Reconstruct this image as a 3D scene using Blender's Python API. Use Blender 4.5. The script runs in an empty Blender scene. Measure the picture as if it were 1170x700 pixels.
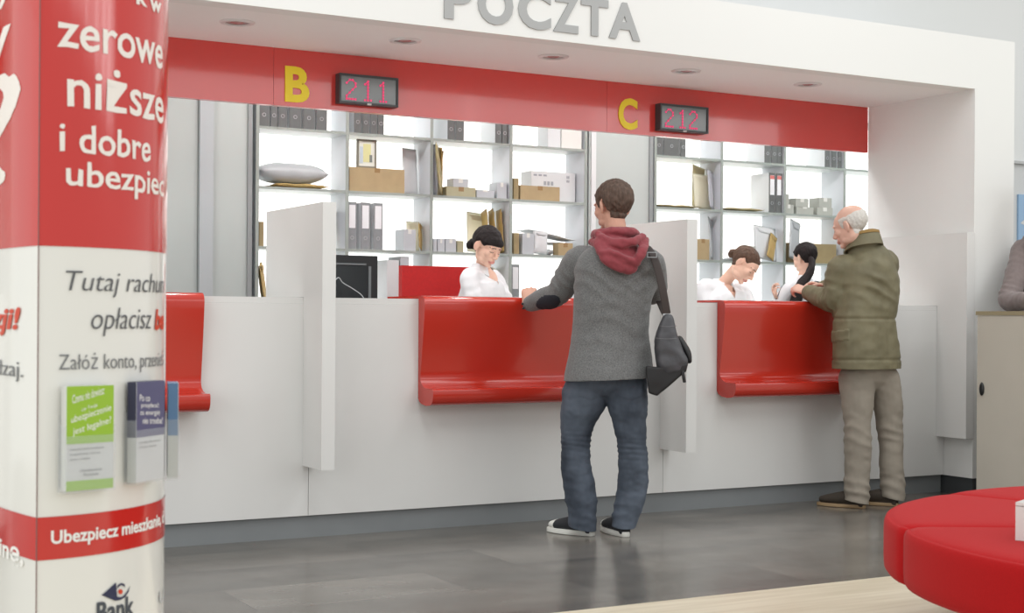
import bpy, bmesh, math, random
from mathutils import Vector, Matrix, noise
random.seed(7)
PI = math.pi
scene = bpy.context.scene
col = scene.collection

# ---------------------------------------------------------------- view helpers
F = 1653.0; RO = .0067; AN = math.radians(60.9)
CAM = Vector((0, 0, 1.1))
DV = Vector((math.cos(AN), math.sin(AN), 0)); RV = Vector((math.sin(AN), -math.cos(AN), 0)); UZ = Vector((0, 0, 1))
def _un(px, py):
    x = px-585; y = py-362
    return x+y*RO, y-x*RO
def V(px, py, d):
    x, y = _un(px, py)
    return CAM + (DV + RV*(x/F) - UZ*(y/F))*d
def onY(px, py, Y):
    x, y = _un(px, py); v = DV + RV*(x/F) - UZ*(y/F)
    return CAM + v*(Y/v.y)

# ---------------------------------------------------------------- materials
MATS = {}
def srgb(c):
    return tuple((x/255/12.92 if x/255 <= .04045 else ((x/255+.055)/1.055)**2.4) for x in c)
def mat(name, c, rough=.5, metal=0, spec=.5, noise_amt=0, noise_scale=20, bump=0, bump_scale=60, emit=0, coat=0, trans=0, alpha=1, sheen=0, stretch=None, c2=None, transl=0):
    if name in MATS: return MATS[name]
    m = bpy.data.materials.new(name); m.use_nodes = True
    nt = m.node_tree; b = nt.nodes['Principled BSDF']
    rgb = srgb(c)
    b.inputs['Base Color'].default_value = (*rgb, 1)
    b.inputs['Roughness'].default_value = rough
    b.inputs['Metallic'].default_value = metal
    b.inputs['Specular IOR Level'].default_value = spec
    b.inputs['Coat Weight'].default_value = coat
    b.inputs['Coat Roughness'].default_value = .08
    b.inputs['Transmission Weight'].default_value = trans
    b.inputs['Alpha'].default_value = alpha
    b.inputs['Sheen Weight'].default_value = sheen
    if emit:
        b.inputs['Emission Color'].default_value = (*rgb, 1); b.inputs['Emission Strength'].default_value = emit
    if noise_amt or bump or c2:
        tc = nt.nodes.new('ShaderNodeTexCoord'); src = tc.outputs['Object']
        if stretch:
            mp = nt.nodes.new('ShaderNodeMapping'); mp.inputs['Scale'].default_value = stretch
            nt.links.new(src, mp.inputs['Vector']); src = mp.outputs['Vector']
        if noise_amt or c2:
            n = nt.nodes.new('ShaderNodeTexNoise'); n.inputs['Scale'].default_value = noise_scale; n.inputs['Detail'].default_value = 5
            nt.links.new(src, n.inputs['Vector'])
            r = nt.nodes.new('ShaderNodeValToRGB')
            r.color_ramp.elements[0].position = .32; r.color_ramp.elements[1].position = .68
            if c2: lo, hi = rgb, srgb(c2)
            else:
                lo = tuple(max(0, x*(1-noise_amt)) for x in rgb); hi = tuple(min(1, x*(1+noise_amt)) for x in rgb)
            r.color_ramp.elements[0].color = (*lo, 1); r.color_ramp.elements[1].color = (*hi, 1)
            nt.links.new(n.outputs['Fac'], r.inputs['Fac']); nt.links.new(r.outputs['Color'], b.inputs['Base Color'])
        if bump:
            n2 = nt.nodes.new('ShaderNodeTexNoise'); n2.inputs['Scale'].default_value = bump_scale; n2.inputs['Detail'].default_value = 4
            nt.links.new(src, n2.inputs['Vector'])
            bp = nt.nodes.new('ShaderNodeBump'); bp.inputs['Strength'].default_value = bump; bp.inputs['Distance'].default_value = .01
            nt.links.new(n2.outputs['Fac'], bp.inputs['Height']); nt.links.new(bp.outputs['Normal'], b.inputs['Normal'])
    if transl:
        tr = nt.nodes.new('ShaderNodeBsdfTranslucent'); tr.inputs['Color'].default_value = (*rgb, 1)
        mx = nt.nodes.new('ShaderNodeMixShader'); mx.inputs['Fac'].default_value = transl
        out = nt.nodes['Material Output']
        nt.links.new(b.outputs['BSDF'], mx.inputs[1]); nt.links.new(tr.outputs['BSDF'], mx.inputs[2]); nt.links.new(mx.outputs['Shader'], out.inputs['Surface'])
    MATS[name] = m
    return m

# ---------------------------------------------------------------- object helpers
def rootloc(o):
    v = Vector((0, 0, 0)); 
    while o is not None:
        v += o.location; o = o.parent
    return v
def finish(name, me, m, parent, smooth, angle=35):
    if parent is not None:
        me = me.copy(); me.name = name; me.transform(Matrix.Translation(-rootloc(parent)))
    o = bpy.data.objects.new(name, me); col.objects.link(o)
    if parent is not None: o.parent = parent
    elif len(me.vertices):
        xs = [v.co.x for v in me.vertices]; ys = [v.co.y for v in me.vertices]; zs = [v.co.z for v in me.vertices]
        c = Vector(((min(xs)+max(xs))/2, (min(ys)+max(ys))/2, min(zs)))
        me.transform(Matrix.Translation(-c)); o.location = c
    if m is not None and not me.materials: me.materials.append(m)
    if smooth is True:
        me.polygons.foreach_set('use_smooth', [True]*len(me.polygons))
    elif smooth:
        me.polygons.foreach_set('use_smooth', [True]*len(me.polygons))
        me.set_sharp_from_angle(angle=math.radians(angle))
    return o
def obj(name, bm, m, parent=None, smooth='auto', bevel=0, seg=2, angle=35):
    if bevel:
        es = [e for e in bm.edges if len(e.link_faces) == 2 and e.calc_face_angle(0) > math.radians(40)]
        bmesh.ops.bevel(bm, geom=es, offset=bevel, segments=seg, profile=.5, affect='EDGES', clamp_overlap=True)
    bmesh.ops.recalc_face_normals(bm, faces=bm.faces)
    me = bpy.data.meshes.new(name); bm.to_mesh(me); bm.free()
    return finish(name, me, m, parent, smooth, angle)
def tag(o, label=None, cat=None, group=None, kind=None):
    if label: o['label'] = label
    if cat: o['category'] = cat
    if group: o['group'] = group
    if kind: o['kind'] = kind
    return o
def struct(name, bm, m, **k):
    o = obj(name, bm, m, **k); o['kind'] = 'structure'; return o
def thing(name, label, cat, loc=(0, 0, 0), group=None, rz=0):
    o = bpy.data.objects.new(name, None); col.objects.link(o); o.location = loc; o.rotation_euler = (0, 0, rz)
    o.empty_display_size = .1
    return tag(o, label, cat, group)
def copy_tree(o, parent=None):
    c = o.copy(); col.objects.link(c); c.parent = parent
    for ch in list(o.children): copy_tree(ch, c)
    return c
def B(): return bmesh.new()
def box(bm, x0, x1, y0, y1, z0, z1, M=None):
    vs = [bm.verts.new(p) for p in ((x0,y0,z0),(x1,y0,z0),(x1,y1,z0),(x0,y1,z0),(x0,y0,z1),(x1,y0,z1),(x1,y1,z1),(x0,y1,z1))]
    for f in ((0,3,2,1),(4,5,6,7),(0,1,5,4),(1,2,6,5),(2,3,7,6),(3,0,4,7)): bm.faces.new([vs[i] for i in f])
    if M is not None:
        for v in vs: v.co = M @ v.co
    return bm
def prism(bm, pts, axis, a, b):
    """polygon pts (2D) extruded along axis from a to b; the 2D pair fills the other axes in order"""
    def mk(p, t):
        if axis == 'x': return (t, p[0], p[1])
        if axis == 'y': return (p[0], t, p[1])
        return (p[0], p[1], t)
    A = [bm.verts.new(mk(p, a)) for p in pts]; C = [bm.verts.new(mk(p, b)) for p in pts]
    n = len(pts); bm.faces.new(A); bm.faces.new(C[::-1])
    for i in range(n): bm.faces.new((A[i], C[i], C[(i+1) % n], A[(i+1) % n]))
    return bm
def cyl(bm, c, r, z0, z1, n=24, r2=None, M=None):
    r2 = r if r2 is None else r2
    A = []; C = []
    for i in range(n):
        a = 2*PI*i/n
        p = Vector((c[0]+r*math.cos(a), c[1]+r*math.sin(a), z0)); q = Vector((c[0]+r2*math.cos(a), c[1]+r2*math.sin(a), z1))
        if M is not None: p = M @ p; q = M @ q
        A.append(bm.verts.new(p)); C.append(bm.verts.new(q))
    bm.faces.new(A[::-1]); bm.faces.new(C)
    for i in range(n): bm.faces.new((A[i], A[(i+1) % n], C[(i+1) % n], C[i]))
    return bm
def lathe(bm, prof, M=None, n=32):
    rings = []
    for r, z in prof:
        ring = []
        for i in range(n):
            a = 2*PI*i/n; p = Vector((r*math.cos(a), r*math.sin(a), z))
            ring.append(bm.verts.new(M @ p if M is not None else p))
        rings.append(ring)
    for A, C in zip(rings, rings[1:]):
        for i in range(n): bm.faces.new((A[i], A[(i+1) % n], C[(i+1) % n], C[i]))
    return bm
def catmull(pts, k):
    """resample a list of tuples (any dimension)"""
    P = [pts[0]]+list(pts)+[pts[-1]]; out = []
    for i in range(1, len(P)-2):
        for j in range(k):
            t = j/k; a, b, c, d = P[i-1], P[i], P[i+1], P[i+2]
            out.append(tuple(.5*((2*b[q])+(-a[q]+c[q])*t+(2*a[q]-5*b[q]+4*c[q]-d[q])*t*t+(-a[q]+3*b[q]-3*c[q]+d[q])*t**3) for q in range(len(b))))
    out.append(tuple(pts[-1])); return out
def tube(bm, pts, side=None, k=6, n=16, cap=True, power=2.0):
    """pts: (x,y,z,a,b): a = half width along side, b = half depth; round caps"""
    pts = [tuple(p) if len(p) == 5 else (*p, p[3]) for p in pts]
    P = catmull(pts, k) if k > 1 and len(pts) > 2 else [tuple(p) for p in pts]
    rings = []; prevs = None
    L = len(P)
    for i, p in enumerate(P):
        c = Vector(p[:3]); t = Vector(P[min(i+1, L-1)][:3]) - Vector(P[max(i-1, 0)][:3])
        if t.length < 1e-9: t = Vector((0, 0, 1))
        t.normalize()
        s = Vector(side) if side is not None else (prevs if prevs is not None else (Vector((1, 0, 0)) if abs(t.x) < .8 else Vector((0, 1, 0))))
        s = s - t*s.dot(t)
        if s.length < 1e-6: s = t.orthogonal()
        s.normalize(); prevs = s; u = t.cross(s)
        rings.append((c, s, u, t, max(p[3], 1e-4), max(p[4], 1e-4)))
    if cap:
        c, s, u, t, a, b = rings[0]; m = min(a, b)
        pre = [(c - t*m*math.sin(q), s, u, t, a*math.cos(q), b*math.cos(q)) for q in (1.35, .9, .45)]
        c, s, u, t, a, b = rings[-1]; m = min(a, b)
        post = [(c + t*m*math.sin(q), s, u, t, a*math.cos(q), b*math.cos(q)) for q in (.45, .9, 1.35)]
        rings = pre+rings+post
    vr = []
    for c, s, u, t, a, b in rings:
        ring = []
        for i in range(n):
            th = 2*PI*i/n; cs, sn = math.cos(th), math.sin(th)
            if power != 2:
                cs = math.copysign(abs(cs)**(2/power), cs); sn = math.copysign(abs(sn)**(2/power), sn)
            ring.append(bm.verts.new(c + s*(a*cs) + u*(b*sn)))
        vr.append(ring)
    for A, C in zip(vr, vr[1:]):
        for i in range(n): bm.faces.new((A[i], A[(i+1) % n], C[(i+1) % n], C[i]))
    bm.faces.new(vr[0][::-1]); bm.faces.new(vr[-1])
    return bm
def ell(bm, c, r, M=None, sub=3):
    """ellipsoid; M (4x4) takes local to world, c and r are in local axes"""
    res = bmesh.ops.create_icosphere(bm, subdivisions=sub, radius=1)
    for v in res['verts']:
        p = Vector((c[0]+v.co.x*r[0], c[1]+v.co.y*r[1], c[2]+v.co.z*r[2]))
        v.co = M @ p if M is not None else p
    return bm
def frame(c, fwd, up=(0, 0, 1)):
    f = Vector(fwd).normalized(); s = f.cross(Vector(up)).normalized(); u = s.cross(f)
    M = Matrix(((s.x, f.x, u.x, c[0]), (s.y, f.y, u.y, c[1]), (s.z, f.z, u.z, c[2]), (0, 0, 0, 1)))
    return M
def fuse(bm, voxel, smooth=4, fn=None):
    """join overlapping closed shapes into one continuous surface; fn(co, no) -> displacement along the normal"""
    me = bpy.data.meshes.new('tmp'); bm.to_mesh(me); bm.free()
    o = bpy.data.objects.new('tmp', me); col.objects.link(o)
    r = o.modifiers.new('r', 'REMESH'); r.mode = 'VOXEL'; r.voxel_size = voxel; r.adaptivity = 0
    s = o.modifiers.new('s', 'SMOOTH'); s.factor = .5; s.iterations = smooth
    dg = bpy.context.evaluated_depsgraph_get()
    me2 = bpy.data.meshes.new_from_object(o.evaluated_get(dg))
    bpy.data.objects.remove(o); bpy.data.meshes.remove(me)
    if fn:
        nos = [v.normal.copy() for v in me2.vertices]
        for v, n in zip(me2.vertices, nos): v.co = v.co + n*fn(v.co, n)
    return me2
def patch(me, pred, off):
    """copy the faces of a mesh whose vertices satisfy pred(co)>0, lifted by off(s)"""
    bm = B(); bm.from_mesh(me)
    bm.verts.ensure_lookup_table(); bm.normal_update()
    sv = {v: pred(v.co) for v in bm.verts}
    kill = [f for f in bm.faces if max(sv[v] for v in f.verts) < -.004]
    nn = {v: v.normal.copy() for v in bm.verts}
    for v, s in sv.items(): v.co = v.co + nn[v]*off(s, v.co)
    bmesh.ops.delete(bm, geom=kill, context='FACES')
    bm.verts.ensure_lookup_table()
    out = bpy.data.meshes.new('p'); bm.to_mesh(out); bm.free(); return out
def cut(me, point, normal, rad=None):
    """slice a closed mesh flat: everything on the normal side of the plane goes (within rad of the point)"""
    bm = B(); bm.from_mesh(me); n = Vector(normal).normalized(); p = Vector(point)
    geom = [g for g in list(bm.verts)+list(bm.edges)+list(bm.faces)]
    if rad is not None:
        vs = {v for v in bm.verts if (Vector((v.co.x, v.co.y, 0))-Vector((p.x, p.y, 0))).length < rad and abs((v.co-p).dot(n)) < .4}
        geom = list(vs)+[e for e in bm.edges if e.verts[0] in vs and e.verts[1] in vs]+[f for f in bm.faces if all(v in vs for v in f.verts)]
    r = bmesh.ops.bisect_plane(bm, geom=geom, plane_co=p, plane_no=n, clear_outer=True)
    es = [e for e in r['geom_cut'] if isinstance(e, bmesh.types.BMEdge) and e.is_valid]
    bmesh.ops.holes_fill(bm, edges=[e for e in bm.edges if e.is_boundary], sides=0)
    bmesh.ops.recalc_face_normals(bm, faces=bm.faces)
    bm.to_mesh(me); bm.free(); return me
def clampf(x, a=0, b=1): return max(a, min(b, x))
def fold(co, c, d, wl, amp, rad, ph=0):
    v = co - c; q = v.length_squared/(rad*rad)
    if q > 6: return 0
    w = 2.6*noise.noise(co*7+Vector((amp*900, 1, 2))); m = clampf(.55+1.1*noise.noise(co*6+Vector((5, amp*500, 0))), 0, 1.3)
    s = math.sin(v.dot(d)/wl*2*PI+ph+w)
    return amp*m*(s if s > 0 else s*.55)*math.exp(-q)*1.25
def nz(co, sc, seed=0, st=(1, 1, 1)):
    return noise.noise(Vector((co.x*sc*st[0]+seed, co.y*sc*st[1]+seed*1.7, co.z*sc*st[2]-seed)))

def text_mesh(s, size, extrude=.001, bold=0, shear=0, spacing=1.0, align='LEFT'):
    cu = bpy.data.curves.new('t', 'FONT'); cu.body = s; cu.size = size; cu.extrude = extrude; cu.offset = bold
    cu.shear = shear; cu.space_character = spacing; cu.align_x = align; cu.resolution_u = 4
    o = bpy.data.objects.new('t', cu); col.objects.link(o)
    dg = bpy.context.evaluated_depsgraph_get(); dg.update()
    me = bpy.data.meshes.new_from_object(o.evaluated_get(dg))
    bpy.data.objects.remove(o); bpy.data.curves.remove(cu)
    return me
def text_on(name, s, size, m, parent, fn, **k):
    me = text_mesh(s, size, **k)
    for v in me.vertices: v.co = fn(v.co)
    me.materials.clear()
    return finish(name, me, m, parent, False)
def fit_text(me, w, h, base0=True):
    """scale a text mesh so its bbox is w wide (x) and h tall (y)"""
    xs = [v.co.x for v in me.vertices]; ys = [v.co.y for v in me.vertices]
    x0, x1, y0, y1 = min(xs), max(xs), min(ys), max(ys)
    for v in me.vertices:
        v.co.x = (v.co.x-x0)/(x1-x0)*w
        v.co.y = (v.co.y-y0)/(y1-y0)*h
    return me

# ---------------------------------------------------------------- palette
white_wall = mat('white_painted_wall', (232, 233, 231), .6, bump=.02, bump_scale=90)
white_gloss = mat('white_lacquered_panel', (224, 224, 222), .22, noise_amt=.012, noise_scale=3)
grey_wall = mat('pale_grey_wall', (180, 187, 184), .5, noise_amt=.01, noise_scale=2)
soffit_m = mat('white_soffit', (240, 239, 238), .6)
red_gloss = mat('red_lacquer', (188, 48, 34), .2, coat=.3, noise_amt=.02, noise_scale=2)
red_fascia = mat('red_fascia_panel', (212, 62, 56), .28, coat=.8, noise_amt=.015, noise_scale=2)
plinth_m = mat('grey_plinth', (132, 136, 138), .35, noise_amt=.03, noise_scale=6)
plinth_dark = mat('dark_plinth', (72, 75, 77), .35)
yellow_m = mat('yellow_vinyl', (246, 222, 40), .4)
letter_grey = mat('satin_grey_letter', (168, 170, 170), .5)
black_m = mat('black_plastic', (24, 26, 28), .35)
dark_grey = mat('dark_grey_plastic', (62, 65, 67), .4)
steel = mat('brushed_steel', (170, 172, 174), .3, metal=.9)
chrome = mat('chrome', (210, 210, 212), .12, metal=1)
glow = mat('backlit_panel', (255, 255, 252), .6, emit=1.2)
shelf_m = mat('grey_green_shelf', (150, 158, 152), .3)
board_m = mat('pale_shelf_board', (206, 212, 210), .35)
upright_m = mat('pale_shelf_upright', (202, 206, 211), .4)
binder_m = mat('charcoal_binder', (94, 97, 96), .45, noise_amt=.05, noise_scale=30)
binder_light = mat('mid_grey_binder', (132, 136, 138), .45, noise_amt=.05, noise_scale=30)
label_white = mat('white_paper_label', (226, 228, 230), .6)
kraft = mat('kraft_cardboard', (168, 148, 112), .75, noise_amt=.05, noise_scale=14)
kraft_dark = mat('dull_cardboard', (150, 134, 98), .75, noise_amt=.05, noise_scale=14)
khaki_card = mat('khaki_cardboard', (165, 160, 132), .75, noise_amt=.04, noise_scale=14)
tan_paper = mat('tan_envelope_paper', (192, 164, 104), .6, transl=.15, noise_amt=.04, noise_scale=18)
olive_paper = mat('olive_tan_paper', (160, 148, 108), .6, noise_amt=.04, noise_scale=18)
cream_paper = mat('cream_envelope_paper', (236, 233, 218), .6, transl=.5, noise_amt=.02, noise_scale=18)
white_paper = mat('white_paper', (208, 210, 211), .6, noise_amt=.02, noise_scale=9)
white_bag = mat('white_plastic_mailer', (190, 194, 196), .3, transl=.2, noise_amt=.03, noise_scale=12, bump=.15, bump_scale=16)
grey_box = mat('pale_grey_box', (180, 184, 188), .5, noise_amt=.02, noise_scale=12)
grey_box_d = mat('stone_grey_box', (166, 168, 160), .55, noise_amt=.03, noise_scale=12)
tape_m = mat('clear_brown_tape', (150, 122, 84), .25)
ink = mat('dark_ink', (70, 76, 84), .6)
white_ink = mat('white_lettering', (240, 240, 238), .4)
grey_ink = mat('grey_lettering', (88, 90, 94), .5)
# ================================================================ SETTING
XW = 6.92
def floor_mat():
    m = bpy.data.materials.new('dark_floor_tile'); m.use_nodes = True; nt = m.node_tree; b = nt.nodes['Principled BSDF']
    tc = nt.nodes.new('ShaderNodeTexCoord')
    br = nt.nodes.new('ShaderNodeTexBrick'); br.inputs['Scale'].default_value = 1; br.inputs['Brick Width'].default_value = .9; br.inputs['Row Height'].default_value = .45
    br.inputs['Mortar Size'].default_value = .0025; br.inputs['Mortar Smooth'].default_value = .3; br.offset = .5
    br.inputs['Color1'].default_value = (*srgb((88, 85, 80)), 1); br.inputs['Color2'].default_value = (*srgb((114, 110, 104)), 1); br.inputs['Mortar'].default_value = (*srgb((70, 68, 66)), 1)
    nt.links.new(tc.outputs['Object'], br.inputs['Vector'])
    n = nt.nodes.new('ShaderNodeTexNoise'); n.inputs['Scale'].default_value = 2.6; n.inputs['Detail'].default_value = 7; n.inputs['Roughness'].default_value = .6
    mp = nt.nodes.new('ShaderNodeMapping'); mp.inputs['Scale'].default_value = (.6, 1.6, 1)
    nt.links.new(tc.outputs['Object'], mp.inputs['Vector']); nt.links.new(mp.outputs['Vector'], n.inputs['Vector'])
    r = nt.nodes.new('ShaderNodeValToRGB'); r.color_ramp.elements[0].position = .3; r.color_ramp.elements[1].position = .7
    r.color_ramp.elements[0].color = (.72, .72, .72, 1); r.color_ramp.elements[1].color = (1.25, 1.24, 1.22, 1)
    nt.links.new(n.outputs['Fac'], r.inputs['Fac'])
    mx = nt.nodes.new('ShaderNodeMix'); mx.data_type = 'RGBA'; mx.blend_type = 'MULTIPLY'; mx.inputs['Factor'].default_value = 1
    nt.links.new(br.outputs['Color'], mx.inputs['A']); nt.links.new(r.outputs['Color'], mx.inputs['B']); nt.links.new(mx.outputs['Result'], b.inputs['Base Color'])
    b.inputs['Roughness'].default_value = .3; b.inputs['Specular IOR Level'].default_value = .5
    n2 = nt.nodes.new('ShaderNodeTexNoise'); n2.inputs['Scale'].default_value = 5
    nt.links.new(tc.outputs['Object'], n2.inputs['Vector'])
    mr = nt.nodes.new('ShaderNodeMapRange'); mr.inputs['To Min'].default_value = .14; mr.inputs['To Max'].default_value = .28
    nt.links.new(n2.outputs['Fac'], mr.inputs['Value']); nt.links.new(mr.outputs['Result'], b.inputs['Roughness'])
    return m
def wood_mat():
    m = mat('pale_wood_floor', (214, 202, 178), .38)
    nt = m.node_tree; b = nt.nodes['Principled BSDF']
    tc = nt.nodes.new('ShaderNodeTexCoord'); mp = nt.nodes.new('ShaderNodeMapping'); mp.inputs['Scale'].default_value = (1, 14, 1)
    n = nt.nodes.new('ShaderNodeTexNoise'); n.inputs['Scale'].default_value = 1.6; n.inputs['Detail'].default_value = 6
    r = nt.nodes.new('ShaderNodeValToRGB'); r.color_ramp.elements[0].position = .35; r.color_ramp.elements[1].position = .65
    r.color_ramp.elements[0].color = (*srgb((204, 192, 168)), 1); r.color_ramp.elements[1].color = (*srgb((222, 212, 190)), 1)
    nt.links.new(tc.outputs['Object'], mp.inputs['Vector']); nt.links.new(mp.outputs['Vector'], n.inputs['Vector'])
    nt.links.new(n.outputs['Fac'], r.inputs['Fac']); nt.links.new(r.outputs['Color'], b.inputs['Base Color'])
    return m
fo = struct('floor', box(B(), -4, 13, 4.63, 10.2, -.05, 0), floor_mat())
fw = struct('floor', box(B(), -4, 13, -4, 4.63, -.05, .0), wood_mat())
# portal: lintel, pillars, side return
struct('wall_front', box(B(), -1.2, 7.27, 6.5, 6.62, 2.545, 2.872), white_wall)
p_ = B(); box(p_, XW, 7.27, 6.5, 7.45, .11, 2.545); box(p_, XW, 7.27, 6.62, 7.45, 2.545, 2.872)
struct('wall_right', p_, white_wall)
struct('wall_left', box(B(), -1.3, -1.2, 6.5, 9.5, 0, 3.2), white_wall)
struct('ceiling', box(B(), -1.2, XW, 6.62, 7.45, 2.545, 2.872), soffit_m)          # the soffit of the portal
struct('baseboard_right', box(B(), 6.935, 7.262, 6.512, 7.45, 0, .11), plinth_dark)
# hall walls behind the portal
struct('wall_back', box(B(), 7.27, 13, 7.5, 7.6, 0, 2.25), mat('hall_wall_lower', (206, 208, 209), .6))
struct('trim_1', box(B(), 7.27, 13, 7.47, 7.6, 2.25, 2.27), mat('grey_wall_trim', (188, 190, 190), .6))  # slightly darker strip between the lower and upper wall
struct('wall_back', box(B(), 7.27, 13, 7.5, 7.6, 2.27, 4.6), mat('hall_wall_upper', (222, 224, 224), .6))
struct('wall_back', box(B(), -4, 7.27, 7.5, 7.6, 2.872, 4.6), mat('hall_wall_upper', (222, 224, 224), .6))
# back office: shell
struct('wall_back', box(B(), -1.2, 10, 9.32, 9.42, 0, 3.2), grey_wall)
struct('wall_right', box(B(), 10, 10.1, 7.6, 9.42, 0, 3.2), white_wall)
struct('ceiling', box(B(), -1.2, 10, 7.6, 9.42, 3.2, 3.26), soffit_m)
# grey wall panels beside the shelving
def panels(x0, x1, cuts):
    xs = [x0]+cuts+[x1]
    for a, b in zip(xs, xs[1:]):
        struct('trim_2', box(B(), a+.002, b-.002, 9.0, 9.32, 0, 3.1), grey_wall, bevel=.004)
panels(1.0, 3.075, [1.75, 2.48, 2.72])
struct('trim_3', box(B(), 2.724, 2.812, 8.97, 9.0, 0, 3.1), mat('grey_strip', (176, 182, 184), .5))
panels(5.645, 6.205, [])
struct('trim_3', box(B(), 5.66, 5.70, 8.985, 9.0, 0, 3.1), mat('pale_strip', (214, 216, 216), .4))
struct('trim_3', box(B(), 6.175, 6.205, 8.985, 9.0, 0, 3.1), mat('dull_strip', (140, 144, 144), .5))
struct('trim_3', box(B(), 3.045, 3.075, 8.985, 9.0, 0, 3.1), mat('dull_strip', (140, 144, 144), .5))

# red fascia
fa = thing('overhead_fascia', 'long glossy red fascia board running above all the service windows', 'fascia', (3, 7.45, 2.235))
for a, b in ((-1.2, .9), (.9, 2.665), (2.665, 4.80), (4.80, XW-.002)):
    obj('fascia_panel', box(B(), a+.001, b-.001, 7.45, 7.495, 2.235, 2.545), red_fascia, fa, bevel=.002)

# raised wording on the lintel
sg = thing('wall_lettering', 'large pale grey raised capitals reading POCZTA on the white lintel', 'sign', (3.8, 6.5, 2.6))
def letter(ch, x0, x1, z0, z1, y, m, parent, depth=.012, name='letter', bold=.0):
    me = text_mesh(ch, 1, extrude=depth, bold=bold); fit_text(me, x1-x0, z1-z0)
    for v in me.vertices: v.co = Vector((x0+v.co.x, y - (v.co.z+depth), z0+v.co.y))
    me.materials.clear()
    return finish(name, me, m, parent, False)
for ch, a, b in (('P', 3.215, 3.375), ('O', 3.405, 3.61), ('C', 3.64, 3.835), ('Z', 3.85, 4.01), ('T', 4.02, 4.19), ('A', 4.195, 4.395)):
    dz = .003 if ch in 'OC' else 0
    letter(ch, a, b, 2.592-dz, 2.79+dz, 6.5, letter_grey, sg, bold=.034, depth=.004)
for ch, a, b, lab in (('B', 2.728, 2.868, 'bold yellow capital B on the red fascia beside the 211 display'), ('C', 4.882, 5.022, 'bold yellow capital C on the red fascia beside the 212 display')):
    o = letter(ch, a, b, 2.258, 2.452, 7.449, yellow_m, None, depth=.003, name='window_letter', bold=.035)
    tag(o, lab, 'sign', 'yellow window letters on the fascia')
# LED number displays
led_m = mat('led_pink', (236, 66, 118), .5, emit=.5)
glass_m = mat('display_glass', (116, 124, 126), .15, spec=.6)
DIG = {'2': ((0,5),(1,6),(2,6),(3,5),(3,4),(2,3),(1,2),(0,1),(0,0),(1,0),(2,0),(3,0)), '1': ((1,5),(2,6),(2,5),(2,4),(2,3),(2,2),(2,1),(2,0),(1,0),(3,0))}
def led(x0, x1, z0, z1, num, lab):
    t = thing('number_display', lab, 'display', ((x0+x1)/2, 7.4, z0), 'number displays on the red fascia')
    f = B(); box(f, x0, x1, 7.39, 7.4485, z0, z0+.012); box(f, x0, x1, 7.39, 7.4485, z1-.012, z1)
    box(f, x0, x0+.01, 7.39, 7.4485, z0+.012, z1-.012); box(f, x1-.01, x1, 7.39, 7.4485, z0+.012, z1-.012)
    obj('frame', f, dark_grey, t)
    obj('screen', box(B(), x0+.01, x1-.01, 7.398, 7.44, z0+.012, z1-.012), glass_m, t)
    obj('sensor', box(B(), (x0+x1)/2-.012, (x0+x1)/2+.012, 7.385, 7.392, z0-.002, z0+.008), white_paper, t)
    sx = x0+.045; p = .0175
    for k, ch in enumerate(num):
        d = B(); pts = DIG[ch]
        for (i, j) in pts:
            cx = sx+k*.092+i*p; cz = z0+.026+j*p
            box(d, cx-.0052, cx+.0052, 7.394, 7.399, cz-.0052, cz+.0052)
        for (i, j), (i2, j2) in zip(pts, pts[1:]):
            a = Vector((sx+k*.092+i*p, 7.396, z0+.026+j*p)); b = Vector((sx+k*.092+i2*p, 7.396, z0+.026+j2*p))
            if ch == '1' and (i, j) == (2, 0): continue
            if (b-a).length < p*1.6: tube(d, [(*a, .0024), (*b, .0024)], k=1, n=6)
        obj('digit', d, led_m, t, smooth=False)
led(3.022, 3.376, 2.268, 2.432, '211', 'small grey electronic display reading 211 beside the yellow B')
led(5.157, 5.526, 2.266, 2.432, '212', 'small grey electronic display reading 212 beside the yellow C')
# recessed downlights
dl = None
lamp_g = mat('lamp_glass', (225, 220, 216), .2)
for i, x in enumerate((2.278, 3.188, 4.092, 4.994, 5.912)):
    if dl is None:
        dl = thing('recessed_downlight', 'x', 'light', (x, 6.9, 2.545))
        Mi = Matrix.Translation((x, 6.9, 2.545))
        obj('trim_ring', lathe(B(), [(.058, 0), (.058, -.006), (.066, -.010), (.082, -.007), (.088, 0)], Mi, 32), mat('white_metal_ring', (214, 212, 212), .3), dl)
        obj('reflector', lathe(B(), [(.058, -.002), (.05, -.004), (.034, -.0015)], Mi, 32), steel, dl)
        obj('lamp', lathe(B(), [(.0001, -.008), (.02, -.007), (.034, -.002)], Mi, 24), mat('lamp_red_reflection', (170, 120, 118), .25), dl)  # reddish reflection is put into the lamp's base colour
        o = dl
    else:
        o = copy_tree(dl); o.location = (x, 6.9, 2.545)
    o['label'] = ('round recessed downlight in the soffit, nearest the round column', 'round recessed downlight in the soffit, second from the round column', 'round recessed downlight in the soffit, middle of the visible row',
                  'round recessed downlight in the soffit above the yellow C', 'round recessed downlight in the soffit, nearest the right wall')[i]
    o['group'] = 'downlights in the soffit'

# ================================================================ COUNTER
ct = thing('service_counter', 'long white service counter with a grey plinth running behind the red ledges', 'counter', (3, 6.74, 0))
obj('worktop', box(B(), -1.2, XW-.002, 6.742, 7.15, 1.16, 1.19), white_gloss, ct, bevel=.002)
for a, b in ((-1.2, .45), (.45, 2.605), (2.605, 4.735), (4.735, XW-.002)):
    obj('front_panel', box(B(), a+.0015, b-.0015, 6.74, 6.78, .112, 1.1595), white_gloss, ct, bevel=.0015)
obj('plinth', box(B(), -1.2, XW-.002, 6.765, 6.80, 0, .112), plinth_m, ct)
obj('desk_top', box(B(), -1.2, XW-.002, 7.15, 7.72, .985, 1.015), white_gloss, ct)
obj('back_panel', box(B(), -1.2, XW-.002, 7.15, 7.18, .01, .985), white_gloss, ct)
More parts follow.
